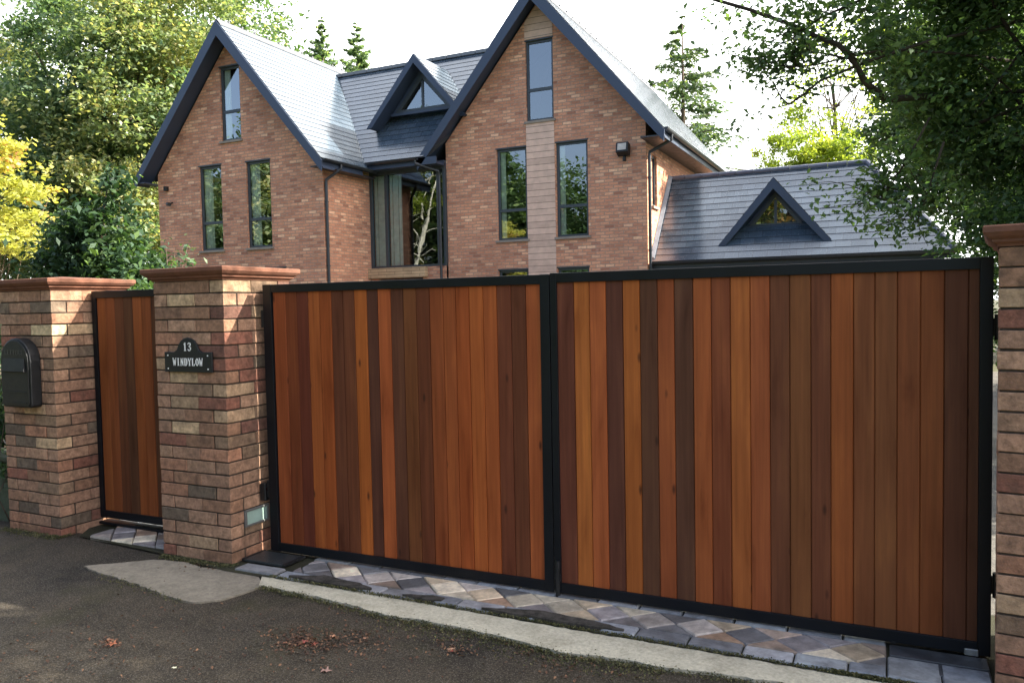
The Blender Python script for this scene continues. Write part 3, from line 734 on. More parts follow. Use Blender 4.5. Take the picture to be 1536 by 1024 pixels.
# little boxes on the inner side of the sign pillar
root = empty('photocell', (-3.405, 3.60, .33)); tag(root, 'small black gate sensor on the side of the middle pillar', 'gate sensor')
mb = MB(); mb.box(0, .04, 0, .05, 0, .105); mb.build('housing', M_blackirom, root, bevel=.006)
mb = MB(); mb.tube([(.041, .025, .07), (.044, .025, .07)], .014, 12); mb.build('lens', m_plain('sensor_lens', (.02, .005, .005, 1), .1), root)
root = empty('brick_light', (-3.41, 3.47, .20)); tag(root, 'small frosted pale green brick light low on the side of the middle pillar', 'brick light')
mb = MB(); mb.box(.0, .012, 0, .2, 0, .012); mb.box(0, .012, 0, .2, .088, .10); mb.box(0, .012, 0, .016, .012, .088); mb.box(0, .012, .184, .2, .012, .088); mb.build('frame', m_plain('dull_steel', (.13, .13, .12, 1), .5), root, bevel=.002)
mb = MB(); mb.box(0, .006, .016, .184, .012, .088); mb.build('diffuser', m_plain('frosted_glass', (.33, .45, .38, 1), .35), root)

# fallen leaves one can point at
def fallen(x, y, s, rz, colr, label, tilt=.2):
    pts = []
    for k in range(10):
        a = math.pi * 2 * k / 10; rr = s * (1 if k % 2 == 0 else .48) * random.uniform(.85, 1.1)
        pts.append((math.cos(a) * rr, math.sin(a) * rr * .85, .002 + random.uniform(0, .35) * s * tilt * (k % 3)))
    mb = MB(); c = mb.vert((0, 0, .003), dc(*colr, 1.5)); ids = [mb.vert(p, dc(*colr, 1.5)) for p in pts]
    for k in range(10): mb.faces_idx([c, ids[k], ids[(k + 1) % 10]])
    o = mb.build('fallen_leaf', M_leaflit); o.location = (x, y, .004); o.rotation_euler = (random.uniform(-.15, .15), random.uniform(-.15, .15), rz)
    so_ = o.modifiers.new('thick', 'SOLIDIFY'); so_.thickness = .0008
    tag(o, label, 'leaf', 'fallen leaves on the road'); return o
fallen(-3.115, 2.352, .028, .3, (150, 90, 62), 'orange fallen leaf lying alone on the asphalt at the left')
fallen(-3.16, 2.375, .018, 1.3, (120, 70, 50), 'small brown leaf just left of the lone orange leaf on the asphalt')
fallen(-2.33, 2.69, .028, .9, (125, 66, 56), 'dark red leaf in the middle of the leaf pile on the asphalt', .5)
fallen(-2.27, 2.70, .020, 2.1, (130, 70, 55), 'dull red leaf touching the right of the dark red leaf in the pile')
fallen(-2.25, 2.80, .019, .4, (165, 120, 90), 'tan leaf on the upper side of the leaf pile')
fallen(-2.40, 2.66, .016, 1.7, (120, 80, 60), 'small brown leaf on the left side of the leaf pile')
fallen(-2.10, 2.84, .017, .2, (150, 110, 85), 'small tan leaf by the pile, nearest the concrete strip')
fallen(-1.69, 2.895, .022, 1.1, (190, 150, 120), 'pale tan leaf on the asphalt below the meeting of the gate leaves')
fallen(-1.675, 2.875, .016, 2.0, (120, 55, 45), 'small red leaf tucked against the pale tan leaf')
fallen(-2.06, 2.515, .026, .5, (120, 95, 85), 'curled grey brown leaf near the lower edge of the photo', .6)
fallen(-2.66, 2.29, .013, .2, (205, 200, 165), 'tiny cream leaf near the lower edge of the photo at the left')

# low mossy wall and hedge to the left of pillar one
root = empty('boundary_wall', (-5.5, 3.55, 0)); tag(root, 'low grey green mossy wall left of the letterbox pillar', 'wall')
mb = MB(); mb.box(-6, 0, 0, .2, -.03, .42); mb.build('wall_face', m_concrete('mossy_render', (.12, .14, .09, 1), (.05, .07, .03, 1)), root, bevel=.01)
mb = MB(); mb.box(-6, .005, -.03, .23, .42, .46); mb.build('coping', m_concrete('mossy_coping', (.10, .11, .07, 1), (.05, .06, .03, 1)), root, bevel=.01)

# ================================================================= HOUSE
house = empty('brick_house', (-11, 17.5, 0)); tag(house, 'two gabled red brick house with steep slate roofs behind the gates', 'house')
garage = empty('garage', (-2, 18, 0)); tag(garage, 'low garage with hipped slate roof and triangular dormer right of the house', 'garage')
HO = Vector(house.location); GO = Vector(garage.location)
def hb(mb, name, mats, root=house, **kw):
    off = Vector(root.location)
    mb.v = [tuple(Vector(p) - off) for p in mb.v]
    return mb.build(name, mats, root, **kw)
def sub(mb, name, mats, parent, off=HO, **kw):
    mb.v = [tuple(Vector(p) - off) for p in mb.v]
    return mb.build(name, mats, parent, **kw)

def wall_holes(mb, umin, umax, zmin, zmax, holes, P, depth, top=None, mat=0):
    """wall in (u,z); P(u,z,d) gives the point at depth d; top = list of half planes (a,b,c) kept where a*u+b*z<=c"""
    us = sorted({umin, umax, *[h[0] for h in holes], *[h[1] for h in holes]}); zs = sorted({zmin, zmax, *[h[2] for h in holes], *[h[3] for h in holes]})
    for i in range(len(us) - 1):
        for j in range(len(zs) - 1):
            cu_ = (us[i] + us[i + 1]) / 2; cz = (zs[j] + zs[j + 1]) / 2
            if any(h[0] < cu_ < h[1] and h[2] < cz < h[3] for h in holes): continue
            poly = [(us[i], zs[j]), (us[i + 1], zs[j]), (us[i + 1], zs[j + 1]), (us[i], zs[j + 1])]
            for q in (top or []):
                poly = clip(poly, *q)
                if len(poly) < 3: break
            if len(poly) < 3: continue
            mb.face([P(u, z, 0) for u, z in poly], mat)
    for (a, b, c, d) in holes:
        for (p, q) in (((a, c), (b, c)), ((b, c), (b, d)), ((b, d), (a, d)), ((a, d), (a, c))):
            mb.face([P(*p, 0), P(*q, 0), P(*q, depth), P(*p, depth)], mat)

PITCH = 1.185
# right gable: wall x -10.05..-4.9 at y 17.5 ; left gable x -17.9..-12.33 at y 15.5
RWX0, RWX1, RY = -10.05, -4.90, 17.5
LWX0, LWX1, LY = -17.90, -12.34, 15.5
RAX, RAZ = -7.46, 8.90
LAX, LAZ = -15.14, 8.72
RH = [(-8.63, -7.83, 3.06, 5.26), (-7.07, -6.28, 3.06, 5.26), (-7.81, -7.11, 5.84, 7.72), (-8.63, -7.83, .3, 2.33), (-7.07, -6.28, .3, 2.33)]
LH = [(-16.38, -15.60, 3.06, 5.25), (-14.76, -13.96, 3.06, 5.23), (-15.54, -14.87, 5.83, 7.70), (-14.75, -13.55, .4, 2.52)]
def tops(ax, az, drop=.27):
    return [(PITCH, 1, az - drop + PITCH * ax), (-PITCH, 1, az - drop - PITCH * ax)]
mb = MB()
wall_holes(mb, RWX0, RWX1, 0, 9, RH, lambda u, z, d: (u, RY + d, z), .14, tops(RAX, RAZ))
wall_holes(mb, LWX0, LWX1, 0, 9, LH, lambda u, z, d: (u, LY + d, z), .14, tops(LAX, LAZ))
# side walls and backs
sideh = [(18.0, 18.42, 3.70, 4.88)]
wall_holes(mb, RY, 27.4, 0, 5.56, sideh, lambda u, z, d: (RWX1 - d, u, z), .14)
wall_holes(mb, RY, 27.4, 0, 5.56, [], lambda u, z, d: (RWX0 + d, u, z), .14)
wall_holes(mb, LY, 24, 0, 5.12, [], lambda u, z, d: (LWX1 - d, u, z), .14)
wall_holes(mb, LY, 24, 0, 5.12, [], lambda u, z, d: (LWX0 + d, u, z), .14)
wall_holes(mb, RWX0, RWX1, 0, 9, [], lambda u, z, d: (u, 27.4, z), .14, tops(RAX, RAZ))
wall_holes(mb, LWX0, LWX1, 0, 9, [], lambda u, z, d: (u, 24, z), .14, tops(LAX, LAZ))
wall_holes(mb, LWX1, RWX0, 0, 5.1, [], lambda u, z, d: (u, 22.6, z), .14)
# link wall under the big window
wall_holes(mb, LWX1, RWX0, 0, 2.24, [(-12.1, -10.75, .1, 2.235)], lambda u, z, d: (u, 17.41 + d, z), .14)
wall_holes(mb, -10.598, RWX0, 2.24, 2.5, [], lambda u, z, d: (u, 17.41 + d, z), .14)
wl = hb(mb, 'wall', M_hbrick, fixn=False)
# rooms behind the windows, so one looks into a dim plastered space
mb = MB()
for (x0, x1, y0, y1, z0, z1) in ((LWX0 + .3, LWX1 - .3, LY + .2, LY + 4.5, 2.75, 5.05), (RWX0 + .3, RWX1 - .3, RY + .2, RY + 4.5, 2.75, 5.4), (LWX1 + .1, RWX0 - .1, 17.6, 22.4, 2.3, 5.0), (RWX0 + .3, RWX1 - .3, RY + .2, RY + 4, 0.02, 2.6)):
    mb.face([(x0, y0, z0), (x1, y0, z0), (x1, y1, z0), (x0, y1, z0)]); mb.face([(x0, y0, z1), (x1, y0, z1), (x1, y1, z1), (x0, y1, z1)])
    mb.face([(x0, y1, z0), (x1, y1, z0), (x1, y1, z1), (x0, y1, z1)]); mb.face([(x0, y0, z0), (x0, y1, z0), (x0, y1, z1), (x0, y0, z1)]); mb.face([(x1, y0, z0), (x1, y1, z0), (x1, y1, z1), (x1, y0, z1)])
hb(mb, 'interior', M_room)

# tile hung centre panel of the right gable (set a little proud)
mb = MB()
def pan(x0, x1, z0, z1, mbx=mb):
    mbx.box(x0, x1, RY - .02, RY + .0, z0, z1)
pan(-7.822, -7.10, 1.0, 5.80)
zt_ = RAZ - .32
mb.face([(-7.822, RY - .02, 7.76), (-7.10, RY - .02, 7.76), (-7.10, RY - .02, zt_ - PITCH * .36), (RAX, RY - .02, zt_), (-7.822, RY - .02, zt_ - PITCH * .36)])
hb(mb, 'tile_panel', M_panel)

def window(x0, x1, z0, z1, y, transom=None, mull=None, curt=None, parent=house, off=HO, sill=True, lab=None, head=True):
    mb = MB(); f = .055; t = .06; yy = y + .05
    mb.box(x0, x0 + f, yy, yy + t, z0, z1); mb.box(x1 - f, x1, yy, yy + t, z0, z1)
    mb.box(x0 + f, x1 - f, yy + .001, yy + t, z0, z0 + f); mb.box(x0 + f, x1 - f, yy + .001, yy + t, z1 - f, z1)
    if transom: mb.box(x0 + f, x1 - f, yy + .002, yy + t, transom - .035, transom + .035)
    for m in (mull or []): mb.box(m - .03, m + .03, yy + .003, yy + t, z0 + f, z1 - f)
    if head: mb.box(x0 - .02, x1 + .02, y - .012, y + .05, z1 - .001, z1 + .03)
    w_ = sub(mb, 'window', M_frame, parent, off)
    mb = MB(); mb.face([(x0 + f, yy + .03, z0 + f), (x1 - f, yy + .03, z0 + f), (x1 - f, yy + .03, z1 - f), (x0 + f, yy + .03, z1 - f)])
    sub(mb, 'pane', M_glass, w_, Vector((0, 0, 0)) + off, fixn=False)
    if sill:
        mb = MB(); mb.box(x0 - .05, x1 + .05, y - .05, y + .09, z0 - .055, z0 - .001); sub(mb, 'sill', M_sill, w_, off)
    if curt:
        for (a, b) in curt:
            mb = MB(); n = 10; P = []
            for k in range(n + 1):
                x = a + (b - a) * k / n; P.append((x, yy + .09 + .015 * math.sin(k * 2.2), 0))
            for k in range(n):
                p, q = P[k], P[k + 1]
                mb.face([(p[0], p[1], z0 - .1), (q[0], q[1], z0 - .1), (q[0], q[1], z1 + .1), (p[0], p[1], z1 + .1)])
            sub(mb, 'curtain', M_curtain, w_, off, fixn=False)
    return w_
# parenting helper: window is child of house with its mesh already offset, its children use the same offset
for (a, b, c, d) in RH[:2]: window(a, b, c, d, RY, transom=3.78, curt=[(a + .05, a + .18)])
window(*RH[2], RY, transom=6.58)
for h_ in RH[3:]: window(*h_, RY, transom=1.8)
for (a, b, c, d) in LH[:2]: window(a, b, c, d, LY, transom=3.78, curt=[(a + .05, a + .34)])
window(*LH[2], LY, transom=6.58, curt=[(-15.5, -15.3)])
window(*LH[3], LY)
# small side window on the +x wall
mb = MB(); mb.box(RWX1 - .12, RWX1 - .05, 18.0, 18.06, 3.70, 4.88); mb.box(RWX1 - .12, RWX1 - .05, 18.36, 18.42, 3.70, 4.88); mb.box(RWX1 - .12, RWX1 - .05, 18.06, 18.36, 3.70, 3.76); mb.box(RWX1 - .12, RWX1 - .05, 18.06, 18.36, 4.82, 4.88)
sw = hb(mb, 'window', M_frame); mb = MB(); mb.face([(RWX1 - .08, 18.06, 3.76), (RWX1 - .08, 18.36, 3.76), (RWX1 - .08, 18.36, 4.82), (RWX1 - .08, 18.06, 4.82)]); sub(mb, 'pane', M_glass, sw, HO, fixn=False)
mb = MB(); mb.box(RWX1 - .05, RWX1 + .05, 17.95, 18.47, 3.64, 3.699); sub(mb, 'sill', M_sill, sw, HO)

# big glazed link
gx0, gx1, gy = LWX1 + .002, RWX0 - .002, 17.41
mb = MB()
mb.box(gx0, gx1, gy, gy + .1, 4.93, 5.03); mb.box(gx0, gx1, gy, gy + .1, 2.50, 2.56)
for x in (gx0 + .03, -11.83, -10.26, gx1 - .03): mb.box(x - .04, x + .04, gy + .001, gy + .09, 2.56, 4.93)
bw = hb(mb, 'window', M_frame)
mb = MB(); mb.face([(gx0, gy + .05, 2.56), (gx1, gy + .05, 2.56), (gx1, gy + .05, 4.93), (gx0, gy + .05, 4.93)]); sub(mb, 'pane', M_hallglass, bw, HO, fixn=False)
mb = MB()
for (a, b) in ((gx0 + .075, gx0 + .17), (gx0 + .19, gx0 + .45), (-11.78, -11.70), (-11.68, -11.52), (-11.50, -11.42)):
    mb.box(a, b, gy + .12, gy + .15, 2.57, 4.92)
sub(mb, 'blind', m_plain('sage_blind', (.62, .74, .70, 1), .8), bw, HO)
mb = MB(); mb.box(gx0, gx1, gy + .001, gy + .1, 5.03, 5.14); hb(mb, 'lintel', M_soffit)
# porch head: pale stone band with dark opening below
mb = MB(); mb.box(gx0, -10.60, gy - .16, gy - .002, 2.24, 2.50); hb(mb, 'porch_head', m_tilehang('buff_brick_band', (.52, .37, .22, 1), .075, .5))

# ---- roofs: real courses of slates
def slope(mb, e0, e1, r0, r1, gauge=.2, lift=.009, thick=.10):
    e0, e1, r0, r1 = map(Vector, (e0, e1, r0, r1))
    um = ((r0 + r1) / 2 - (e0 + e1) / 2); al = (e1 - e0).normalized()
    um = um - al * um.dot(al); S = um.length; upv = um.normalized()
    nrm = al.cross(upv).normalized()
    if nrm.z < 0: nrm = -nrm
    n = max(1, round(S / gauge))
    for k in range(n):
        t0, t1 = k / n, (k + 1) / n
        a0 = e0.lerp(r0, t0); a1 = e1.lerp(r1, t0); b0 = e0.lerp(r0, t1); b1 = e1.lerp(r1, t1)
        A0 = a0 + nrm * lift; A1 = a1 + nrm * lift
        u = [(p - e0).dot(al) for p in (a0, a1, b1, b0)]
        mb.face([A0, A1, b1, b0], 0, uv=[(u[0], k * gauge + .0), (u[1], k * gauge), (u[2], (k + 1) * gauge - .001), (u[3], (k + 1) * gauge - .001)])
        mb.face([a0 - nrm * .002, a1 - nrm * .002, A1, A0], 1)
    d = -nrm * thick
    mb.face([e0 + d, e1 + d, r1 + d, r0 + d], 1)
    mb.face([e0 + d, r0 + d, r0, e0], 1); mb.face([e1 + d, r1 + d, r1, e1], 1); mb.face([e0 + d, e1 + d, e1, e0], 1)
M_slateedge = m_plain('slate_edge', (.03, .035, .045, 1), .7)
def gable_roof(ax, az, y0, y1, hl, hr):
    mb = MB()
    slope(mb, (ax - hl, y0, az - PITCH * hl), (ax - hl, y1, az - PITCH * hl), (ax, y0, az), (ax, y1, az))
    slope(mb, (ax + hr, y0, az - PITCH * hr), (ax + hr, y1, az - PITCH * hr), (ax, y0, az), (ax, y1, az))
    rf = hb(mb, 'roof', [M_slate, M_slateedge], fixn=False)
    rm = MB()    # ridge tiles
    n = int((y1 - y0) / .45)
    for k in range(n):
        a = y0 + (y1 - y0) * k / n; b = y0 + (y1 - y0) * (k + 1) / n - .012
        for s in (-1, 1):
            P = [(ax, a, az + .035), (ax, b, az + .045), (ax + s * .13, b, az + .045 - .13 * PITCH), (ax + s * .13, a, az + .035 - .13 * PITCH)]
            Q = [(p[0], p[1], p[2] - .03) for p in P]
            rm.hexa(Q + P)
        rm.box(ax - .02, ax + .02, b - .05, b, az + .03, az + .085)
    sub(rm, 'ridge', m_plain('ridge_tile', (.10, .105, .115, 1), .7), rf, HO)
    return rf
r_left = gable_roof(LAX, LAZ, LY - .45, 24.3, 3.05, 3.12)
r_right = gable_roof(RAX, RAZ, RY - .45, 27.8, 3.12, 3.06)
mb = MB()
MRZ, MRY = 8.42, 19.6
slope(mb, (LAX, 17.0, 5.20), (-10.42, 17.0, 5.20), (LAX, MRY, MRZ), (-7.75, MRY, MRZ))
slope(mb, (LAX, 23.0, 4.8), (RAX, 23.0, 4.8), (LAX, MRY, MRZ), (RAX, MRY, MRZ))
r_mid = hb(mb, 'roof', [M_slate, M_slateedge], fixn=False)
mb = MB()
for k in range(17):
    a = LAX + k * .45; mb.box(a, a + .435, MRY - .11, MRY + .11, MRZ - .06, MRZ + .03)
sub(mb, 'ridge', m_plain('grey_ridge', (.16, .17, .18, 1), .7), r_mid, HO)
MEZ = 5.20   # eave height of the link roof
# barge boards: fascia + soffit boxed out in front of each gable
def barge(ax, az, hl, hr, y0, y1, root, w=.24, name='barge_board', pitch=PITCH, under=.10, drop=.02):
    for s, hh in ((-1, hl), (1, hr)):
        mb = MB(); L = math.hypot(1, pitch)
        ex, ez = ax + s * hh, az - pitch * hh
        dn = Vector((-s * pitch / L, 0, -1 / L))          # down, towards the wall side
        A = Vector((ax, 0, az - drop)); B = Vector((ex, 0, ez - drop))
        wv = w * L     # vertical drop of the board
        A2 = Vector((ax, 0, az - drop - wv)); B2 = B + Vector((-s * .02, 0, -w * 1.05))
        P = [A2, B2, B, A]
        mb.hexa([(p.x, y0, p.z) for p in P] + [(p.x, y0 - .03, p.z) for p in P])
        # soffit lining back to the wall
        o_ = Vector((0, 0, -under * L))
        Q = [A + o_, B + o_ * .9, B + o_ * .9 + Vector((0, 0, -.03)), A + o_ + Vector((0, 0, -.03))]
        mb.hexa([(p.x, y0 + .001, p.z) for p in Q] + [(p.x, y1, p.z) for p in Q])
        hb(mb, name, M_barge, root)
barge(LAX, LAZ, 3.10, 3.17, LY - .45, LY - .001, house)
barge(RAX, RAZ, 3.17, 3.11, RY - .45, RY - .001, house)
barge(RAX, RAZ, 3.17, 3.11, 27.83, 27.82, house)

# eaves: fascia, soffit, gutter
def gutter(a, b, root, r=.058, off=HO):
    a = Vector(a); b = Vector(b); d = (b - a).normalized(); sdir = d.cross(Vector((0, 0, 1)))
    mb = MB(); n = 8; ra = []; rb = []
    for k in range(n + 1):
        th = math.pi + math.pi * k / n
        o_ = sdir * math.cos(th) * r + Vector((0, 0, 1)) * math.sin(th) * r
        ra.append(mb.vert(a + o_)); rb.append(mb.vert(b + o_))
    for k in range(n): mb.faces_idx([ra[k], ra[k + 1], rb[k + 1], rb[k]])
    mb.faces_idx(ra); mb.faces_idx(rb[::-1])
    mb.v = [tuple(Vector(p) - off) for p in mb.v]
    g_ = mb.build('gutter', M_gut, root, smooth=False, fixn=False)
    sm = g_.modifiers.new('thick', 'SOLIDIFY'); sm.thickness = .006
    return g_
M_gut = m_plain('grey_black_gutter', (.028, .032, .038, 1), .35, 0, .5, .1)
LEX, REX = LAX + 3.12, RAX + 3.06
gutter((LEX + .05, LY - .43, LAZ - PITCH * 3.12 - .02), (LEX + .05, 17.0, LAZ - PITCH * 3.12 - .02), house)
gutter((REX + .05, RY - .43, RAZ - PITCH * 3.06 - .02), (REX + .05, 27.7, RAZ - PITCH * 3.06 - .02), house)
gutter((LEX - .05, 16.95, MEZ - .03), (RAX - 3.1, 16.95, MEZ - .03), house)
mb = MB(); mb.box(LEX - .03, LEX - .005, LY - .44, 16.7, LAZ - PITCH * 3.12 - .20, LAZ - PITCH * 3.12 - .02); hb(mb, 'fascia', M_barge)
mb = MB(); mb.box(REX - .03, REX - .005, RY - .44, 27.7, RAZ - PITCH * 3.06 - .20, RAZ - PITCH * 3.06 - .02); hb(mb, 'fascia', M_barge)
mb = MB(); mb.box(LWX1 + .003, RWX0 - .003, 17.02, 17.05, MEZ - .2, MEZ - .02); hb(mb, 'fascia', M_barge)
mb = MB(); mb.box(LWX1 + .002, RWX0 - .002, 17.052, 17.45, MEZ - .18, MEZ - .14); hb(mb, 'fascia', M_barge)
mb = MB(); mb.box(RAX - 3.12 + .03, RWX0 - .001, RY - .44, 27.7, RAZ - PITCH * 3.12 - .2, RAZ - PITCH * 3.12 - .17); hb(mb, 'fascia', M_barge)
mb = MB(); mb.box(LAX - 3.05 + .03, LWX0 - .001, LY - .44, 24, LAZ - PITCH * 3.05 - .2, LAZ - PITCH * 3.05 - .17); hb(mb, 'fascia', M_barge)
mb = MB(); mb.box(RWX1 + .001, REX - .031, RY - .44, 27.7, RAZ - PITCH * 3.06 - .2, RAZ - PITCH * 3.06 - .17); hb(mb, 'soffit', M_gut)
mb = MB(); mb.box(LWX1 + .001, LEX - .031, LY - .44, 17.3, LAZ - PITCH * 3.12 - .2, LAZ - PITCH * 3.12 - .17); hb(mb, 'soffit', M_gut)
def downpipe(pts, r=.036):
    mb = MB(); mb.tube(pts, r, 10)
    # brackets on the long run
    a = Vector(pts[-2]); b = Vector(pts[-1])
    for t in (.1, .45, .8):
        p = a.lerp(b, t); mb.tube([p + Vector((0, 0, -.02)), p + Vector((0, 0, .02))], r + .012, 10)
    hb(mb, 'downpipe', M_gut, smooth=False)
zz = LAZ - PITCH * 3.12 - .07
downpipe([(LEX + .05, 15.75, zz), (LEX + .05, 15.75, zz - .1), (LWX1 + .07, 15.56, zz - .36), (LWX1 + .06, 15.56, zz - .46), (LWX1 + .06, 15.56, .1)])
zz = RAZ - PITCH * 3.06 - .07
downpipe([(REX + .05, 17.64, zz), (REX + .05, 17.64, zz - .12), (RWX1 + .07, 17.57, zz - .36), (RWX1 + .06, 17.57, zz - .46), (RWX1 + .06, 17.57, .1)])
downpipe([(-10.62, 16.95, MEZ - .06), (-10.62, 16.95, MEZ - .16), (-10.16, 17.3, MEZ - .34), (-10.16, 17.33, MEZ - .45), (-10.16, 17.33, .1)])

# floodlight and alarm on the walls
mb = MB(); x, z = -5.39, 4.98
mb.hexa([(x - .14, RY - .24, z - .12), (x + .14, RY - .24, z - .12), (x + .14, RY - .05, z - .2), (x - .14, RY - .05, z - .2), (x - .14, RY - .2, z + .1), (x + .14, RY - .2, z + .1), (x + .14, RY - .02, z + .06), (x - .14, RY - .02, z + .06)])
mb.box(x - .03, x + .03, RY - .06, RY - .001, z - .3, z - .15)
fl = hb(mb, 'floodlight', M_blackirom, bevel=.006)
mb = MB(); mb.face([(x - .1, RY - .243, z - .08), (x + .1, RY - .243, z - .08), (x + .1, RY - .212, z + .07), (x - .1, RY - .212, z + .07)]); sub(mb, 'lamp_glass', m_plain('lamp_glass', (.5, .45, .38, 1), .2), fl, HO)
mb = MB(); mb.box(-17.6, -17.5, LY - .1, LY, 4.72, 4.84); hb(mb, 'alarm_sounder', M_blackirom, bevel=.01)
mb = MB(); mb.tube([(-17.38, LY, 4.4), (-17.38, LY - .1, 4.36)], .02, 8); mb.tube([(-17.46, LY - .1, 4.36), (-17.28, LY - .2, 4.33)], .05, 10); hb(mb, 'security_camera', M_blackirom)

# ---- dormers
def dormer(root, ax, az, hw, yf, yg, gaz, ghw, gbz, depth_end, off, pitch):
    d = empty('dormer', (0, 0, 0)); d.parent = root
    d.location = (0, 0, 0)
    def dbuild(mb, nm, mats, **kw):
        mb.v = [tuple(Vector(p) - off) for p in mb.v]; return mb.build(nm, mats, d, **kw)
    ez = az - pitch * hw
    mb = MB()
    slope(mb, (ax - hw, yf, ez), (ax - hw, depth_end, ez), (ax, yf, az), (ax, depth_end, az), .2, .01, .06)
    slope(mb, (ax + hw, yf, ez), (ax + hw, depth_end, ez), (ax, yf, az), (ax, depth_end, az), .2, .01, .06)
    dbuild(mb, 'roof', [M_slate, M_slateedge], fixn=False)
    L = math.hypot(1, pitch)
    mb = MB()
    for s in (-1, 1):
        A = Vector((ax, 0, az - .012)); B = Vector((ax + s * (hw + .02), 0, ez - .03)); w_ = .15 * L
        P = [A + Vector((0, 0, -w_)), B + Vector((-s * .16, 0, 0)), B, A]
        mb.hexa([(p.x, yf, p.z) for p in P] + [(p.x, yf - .035, p.z) for p in P])
        # soffit back to the glass
        Q = [A + Vector((0, 0, -.11 * L)), B + Vector((-s * .11, 0, 0)), B + Vector((-s * .14, 0, -.0)), A + Vector((0, 0, -.14 * L))]
        mb.hexa([(p.x, yf + .001, p.z) for p in Q] + [(p.x, yg + .05, p.z) for p in Q])
    dbuild(mb, 'barge_board', M_barge)
    # glazing triangle
    mb = MB(); f = .05
    T = [Vector((ax - ghw, 0, gbz)), Vector((ax + ghw, 0, gbz)), Vector((ax, 0, gaz))]
    cen = (T[0] + T[1] + T[2]) / 3
    In = [cen + (p - cen) * (1 - f / .22) for p in T]
    for i in range(3):
        a, b = T[i], T[(i + 1) % 3]; c, e = In[(i + 1) % 3], In[i]
        mb.hexa([(p.x, yg + .05, p.z) for p in (a, b, c, e)] + [(p.x, yg, p.z) for p in (a, b, c, e)])
    mb.box(ax - .03, ax + .03, yg + .001, yg + .049, In[0].z, In[2].z - .04)
    dbuild(mb, 'window_frame', M_frame)
    mb = MB(); mb.face([(p.x, yg + .025, p.z) for p in T]); dbuild(mb, 'pane', M_glass, fixn=False)
    # infill above/around the glass
    mb = MB(); Z0 = az - .14 * L; k = (Z0 - gbz) / pitch
    O = [Vector((ax - k, 0, gbz)), Vector((ax, 0, Z0)), Vector((ax + k, 0, gbz))]
    mb.face([(O[0].x, yg + .03, gbz), (T[0].x, yg + .03, gbz), (ax, yg + .03, gaz), (ax, yg + .03, Z0)]); mb.face([(O[2].x, yg + .03, gbz), (T[1].x, yg + .03, gbz), (ax, yg + .03, gaz), (ax, yg + .03, Z0)])
    mb.box(ax - ghw - .1, ax + ghw + .1, yg - .04, yg + .02, gbz - .07, gbz - .001)
    dbuild(mb, 'surround', M_barge)
dormer(house, -10.88, 7.90, 1.46, 17.42, 17.80, 7.50, .86, 6.56, 19.2, HO, 1.17)

# ---- garage
gz0, gzr, gy0, gyr = 2.40, 4.50, 17.72, 19.55
mb = MB()
slope(mb, (RWX1 + .01, gy0, gz0), (1.2, gy0, gz0), (RWX1 + .01, gyr, gzr), (-.42, gyr, gzr))
slope(mb, (1.2, gy0, gz0), (1.2, 21.38, gz0), (-.42, gyr, gzr), (-.42, gyr + .01, gzr))
slope(mb, (RWX1 + .01, 21.38, gz0), (1.2, 21.38, gz0), (RWX1 + .01, gyr, gzr), (-.42, gyr, gzr))
gr = hb(mb, 'roof', [M_slate, M_slateedge], garage, fixn=False)
mb = MB()
for (a, b) in (((-.42, gyr, gzr), (1.2, gy0, gz0)), ((-.42, gyr, gzr), (1.2, 21.38, gz0)), ((RWX1, gyr, gzr), (-.42, gyr, gzr))):
    a = Vector(a); b = Vector(b); n = int((b - a).length / .4)
    for k in range(n):
        p = a.lerp(b, k / n) + Vector((0, 0, .015)); q = a.lerp(b, (k + .97) / n) + Vector((0, 0, .022)); mb.tube([p, q], .06, 8)
sub(mb, 'ridge', m_plain('blue_ridge_tile', (.11, .12, .16, 1), .6), gr, GO)
mb = MB(); wall_holes(mb, RWX1 + .01, 1.0, 0, 2.3, [(-4.2, -2.0, .05, 2.1), (-1.5, .7, .05, 2.1)], lambda u, z, d: (u, 18.05 + d, z), .2)
wall_holes(mb, 18.05, 21.1, 0, 2.3, [], lambda u, z, d: (1.0 - d, u, z), .2)
hb(mb, 'wall', M_hbrick, garage, fixn=False)
mb = MB(); mb.box(-4.2, -2.0, 18.2, 18.24, .05, 2.1); mb.box(-1.5, .7, 18.2, 18.24, .05, 2.1); hb(mb, 'garage_door', M_frame, garage)
mb = MB(); mb.box(RWX1 + .012, 1.19, gy0 - .03, gy0, gz0 - .17, gz0 - .01); mb.box(RWX1 + .012, 1.0, gy0 + .001, 18.04, gz0 - .17, gz0 - .14); hb(mb, 'fascia', M_gut, garage)
gutter((RWX1 + .05, gy0 - .09, gz0 - .015), (1.22, gy0 - .09, gz0 - .015), garage, off=GO)
dormer(garage, -2.235, 4.12, 1.16, 18.0, 18.36, 3.84, .58, 3.11, 19.3, GO, 1.2)
# lead flashing where the garage meets the gable wall
mb = MB(); mb.hexa([(RWX1 + .012, 17.75, 2.46), (RWX1 + .1, 17.75, 2.46), (RWX1 + .1, 19.5, 4.52), (RWX1 + .012, 19.5, 4.52), (RWX1 + .012, 17.75, 2.53), (RWX1 + .1, 17.75, 2.49), (RWX1 + .1, 19.5, 4.55), (RWX1 + .012, 19.5, 4.6)]); hb(mb, 'flashing', M_lead, garage)

